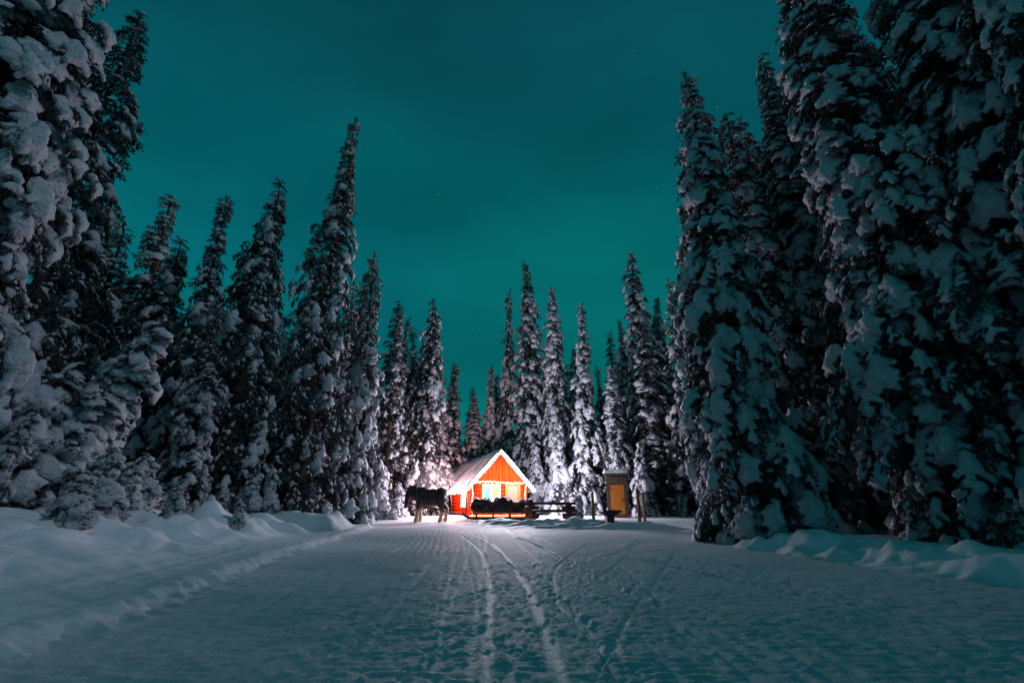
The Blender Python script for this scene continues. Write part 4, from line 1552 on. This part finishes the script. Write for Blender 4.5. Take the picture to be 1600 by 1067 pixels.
# ------------------------------------------------------------------ outhouse
def make_outhouse():
    X, Y = 6.0, 27.4
    Z = gz(X, Y) - .04
    o = thing('outhouse', 'narrow wooden outhouse with an orange-brown door and snow on its roof', 'outhouse', (X, Y, Z), R(-14))
    w, d, hh = 1.14, 1.2, 2.05
    MB().box((0, d / 2, .10), (w + .08, d + .08, .24), bev=.02).build('base', M_DARKWOOD, o)
    wl = MB().box((0, d / 2 + .06, hh / 2 + .2), (w, d - .1, hh)).build('wall', M_DARKWOOD, o)
    for k in range(7):
        for sx in (-1, 1):
            MB().box((sx * (w / 2 + .012), .14 + k * .165, hh / 2 + .2), (.03, .155, hh - .02)).build('board', M_DARKWOOD, wl)
    for sx in (-1, 1):
        MB().box((sx * (w / 2 - .08), .085, hh / 2 + .2), (.17, .06, hh)).build('jamb', M_DARKWOOD, o)
    MB().box((0, .082, hh + .02), (w - .34, .06, .36)).build('lintel', M_DARKWOOD, o)
    dr = MB().box((0, .10, 1.02), (w - .36, .03, 1.60)).build('door', M_DOOR_BROWN, o)
    bw = (w - .36) / 5
    for k in range(5):
        MB().box((-(w - .36) / 2 + bw * (k + .5), .075 - .002 * (k % 2), 1.02), (bw - .008, .03, 1.58)).build('plank', M_DOOR_BROWN, dr)
    MB().box((.28, .035, 1.0), (.03, .04, .16)).build('handle', M_METAL, dr)
    for z in (.45, 1.6):
        MB().box((-.30, .050, z), (.20, .02, .04)).build('hinge', M_METAL, dr)
    rf_ = MB().box((0, d / 2 - .02, hh + .27), (w + .26, d + .40, .07), Euler((R(-7), 0, 0)), bev=.01).build('roof', M_DARKWOOD, o)
    nu, nv = 16, 16
    V, F = [], []
    for l in (0, 1):
        for j in range(nv + 1):
            for i in range(nu + 1):
                u, v = 2 * i / nu - 1, 2 * j / nv - 1
                x, y = u * (w / 2 + .15), d / 2 - .02 + v * (d / 2 + .22)
                zb = hh + .31 - math.tan(R(7)) * (y - d / 2 + .02)
                ed = math.sqrt(max(0, 1 - max(abs(u), abs(v)) ** 10))
                V.append((x, y, zb if l else zb + .02 + (.22 + .03 * math.sin(5 * x + 3 * y)) * ed))
    ix = lambda l, j, i: l * (nu + 1) * (nv + 1) + j * (nu + 1) + i
    for j in range(nv):
        for i in range(nu):
            F.append((ix(0, j, i), ix(0, j, i + 1), ix(0, j + 1, i + 1), ix(0, j + 1, i)))
            F.append((ix(1, j, i), ix(1, j + 1, i), ix(1, j + 1, i + 1), ix(1, j, i + 1)))
    for i in range(nu):
        F.append((ix(0, 0, i), ix(1, 0, i), ix(1, 0, i + 1), ix(0, 0, i + 1)))
        F.append((ix(0, nv, i), ix(0, nv, i + 1), ix(1, nv, i + 1), ix(1, nv, i)))
        F.append((ix(0, i, 0), ix(0, i + 1, 0), ix(1, i + 1, 0), ix(1, i, 0)))
        F.append((ix(0, i, nu), ix(1, i, nu), ix(1, i + 1, nu), ix(0, i + 1, nu)))
    link('snow', mesh_np('roof_snow', V, F, [M_SNOW_SOFT]), rf_)


make_outhouse()


# ------------------------------------------------------------------ fire bowl, posts, pole, snag
def make_grill():
    X, Y = 4.12, 20.6
    Z = gz(X, Y)
    g = thing('pedestal_grill', 'black pedestal fire bowl with a flared top in front of the outhouse', 'fire bowl', (X, Y, Z - .03), R(8))
    g.scale = (.95, .95, .92)
    MB().box((0, 0, .18), (.34, .34, .50), bev=.02).build('pedestal', M_METAL, g)
    b = MB()
    lo, hi = .17, .43
    bm = b.bm
    ring = []
    for z, r in ((.40, lo), (.54, .34), (.60, hi), (.66, hi), (.66, hi - .04), (.56, .30)):
        ring.append([bm.verts.new((sx * r, sy * r, z)) for sx, sy in ((-1, -1), (1, -1), (1, 1), (-1, 1))])
    for a, c in zip(ring[:-1], ring[1:]):
        for i in range(4):
            bm.faces.new((a[i], a[(i + 1) % 4], c[(i + 1) % 4], c[i]))
    bm.faces.new(ring[-1])
    bm.faces.new(list(reversed(ring[0])))
    b.build('bowl', M_METAL, g)
    gr = MB()
    for k in range(6):
        gr.cone((-.36 + k * .145, -.38, .645), (-.36 + k * .145, .38, .645), .008, .008, 5)
    gr.build('grate', M_METAL, g)
    X2, Y2 = 4.72, 20.2
    s = MB().box((0, 0, .05), (.44, .26, .17), Euler((.0, .04, .1)), bev=.02)
    s.box((0, 0, .145), (.36, .20, .03), Euler((.0, .04, .1)), bev=.01)
    tag(s.build('stone_block', M_METAL, None, loc=(X2, Y2, gz(X2, Y2))), 'low dark block lying at the foot of the fire bowl', 'block')


make_grill()


def post(name, label, px, ybase, Y, h, r, m, lean=0.0, cap=True, group=None):
    zc = Y * CP - .33
    X = (px - 800) / FPX * zc
    t = thing(name, label, 'post', (X, Y, gz(X, Y) - .05), 0, group)
    MB().cone((0, 0, -.1), (lean, 0, h), r * 1.06, r * .94, 10).build('shaft', m, t, True)
    if cap:
        MB().ball((lean, 0, h + .03), r * 1.25, 2, (1, 1, .7)).build('snow_cap', M_SNOW_SOFT, t, True)
    return t


post('wooden_post', 'pale peeled post between the picnic table and the outhouse', 928, 816, 24.0, 1.50, .075, M_POST)
post('wooden_post', 'dark thick post beside the outhouse, next to a slimmer brown one', 1000, 818, 24.6, 1.75, .085, M_POST_DARK)
post('wooden_post', 'slimmer brown post beside the thick dark post by the outhouse', 1008, 818, 24.3, 1.55, .07, M_POST)
mp_ = post('marker_pole', 'thin wooden marker pole at the forest edge ahead of the horse', 503, 812, 21.0, 1.75, .025, M_POST, .12, False)
MB().box((.10, -.03, 1.45), (.22, .02, .12)).build('marker_board', M_POST, mp_)


def make_snag():
    p = at(452, 800, 18.6)
    X, Y = p.x, 18.6
    t = thing('broken_snag', 'leaning broken dark tree trunk with a snow cap under the tallest fir', 'tree stump', (X, Y, gz(X, Y)))
    MB().cone((-.25, 0, -.3), (.30, .1, 2.2), .26, .20, 12).build('trunk', M_BARK, t, True)
    sn = MB()
    for k in range(7):
        f = k / 6
        sn.ball((-.05 + .42 * f + .05, .02, 1.3 + 1.05 * f), .20 + .05 * math.sin(k * 2.1), 2, (.9, .9, .9))
    sn.build('snow_cap', M_SNOW_SOFT, t, True)


make_snag()


# ------------------------------------------------------------------ breath and steam over the horse
def make_steam():
    bm = bmesh.new()
    bmesh.ops.create_icosphere(bm, subdivisions=3, radius=1.0)
    me = bpy.data.meshes.new('steam')
    bm.to_mesh(me)
    bm.free()
    m = bpy.data.materials.new('steam')
    m.use_nodes = True
    nt = m.node_tree
    nt.nodes.clear()
    L = nt.links.new
    out = nt.nodes.new('ShaderNodeOutputMaterial')
    pv = nt.nodes.new('ShaderNodeVolumePrincipled')
    pv.inputs['Color'].default_value = (.9, .9, .9, 1)
    tc = nt.nodes.new('ShaderNodeTexCoord')
    ln = nt.nodes.new('ShaderNodeVectorMath')
    ln.operation = 'LENGTH'
    L(tc.outputs['Object'], ln.inputs[0])
    mr = nt.nodes.new('ShaderNodeMapRange')
    mr.inputs['From Min'].default_value = .25
    mr.inputs['From Max'].default_value = 1.0
    mr.inputs['To Min'].default_value = 1.0
    mr.inputs['To Max'].default_value = 0.0
    L(ln.outputs['Value'], mr.inputs['Value'])
    nz = nt.nodes.new('ShaderNodeTexNoise')
    nz.inputs['Scale'].default_value = 2.2
    nz.inputs['Detail'].default_value = 3
    L(tc.outputs['Object'], nz.inputs['Vector'])
    m2 = nt.nodes.new('ShaderNodeMapRange')
    m2.inputs['From Min'].default_value = .38
    m2.inputs['From Max'].default_value = .75
    m2.inputs['To Max'].default_value = .5
    L(nz.outputs['Fac'], m2.inputs['Value'])
    mu = nt.nodes.new('ShaderNodeMath')
    mu.operation = 'MULTIPLY'
    L(mr.outputs['Result'], mu.inputs[0])
    L(m2.outputs['Result'], mu.inputs[1])
    L(mu.outputs[0], pv.inputs['Density'])
    L(pv.outputs[0], out.inputs['Volume'])
    me.materials.append(m)
    o = link('steam', me, None, (-4.5, 26.4, 2.25))
    o.scale = (1.5, 1.0, 1.0)
    tag(o, 'pale pinkish steam drifting up over the horse', 'steam', kind='stuff')


make_steam()
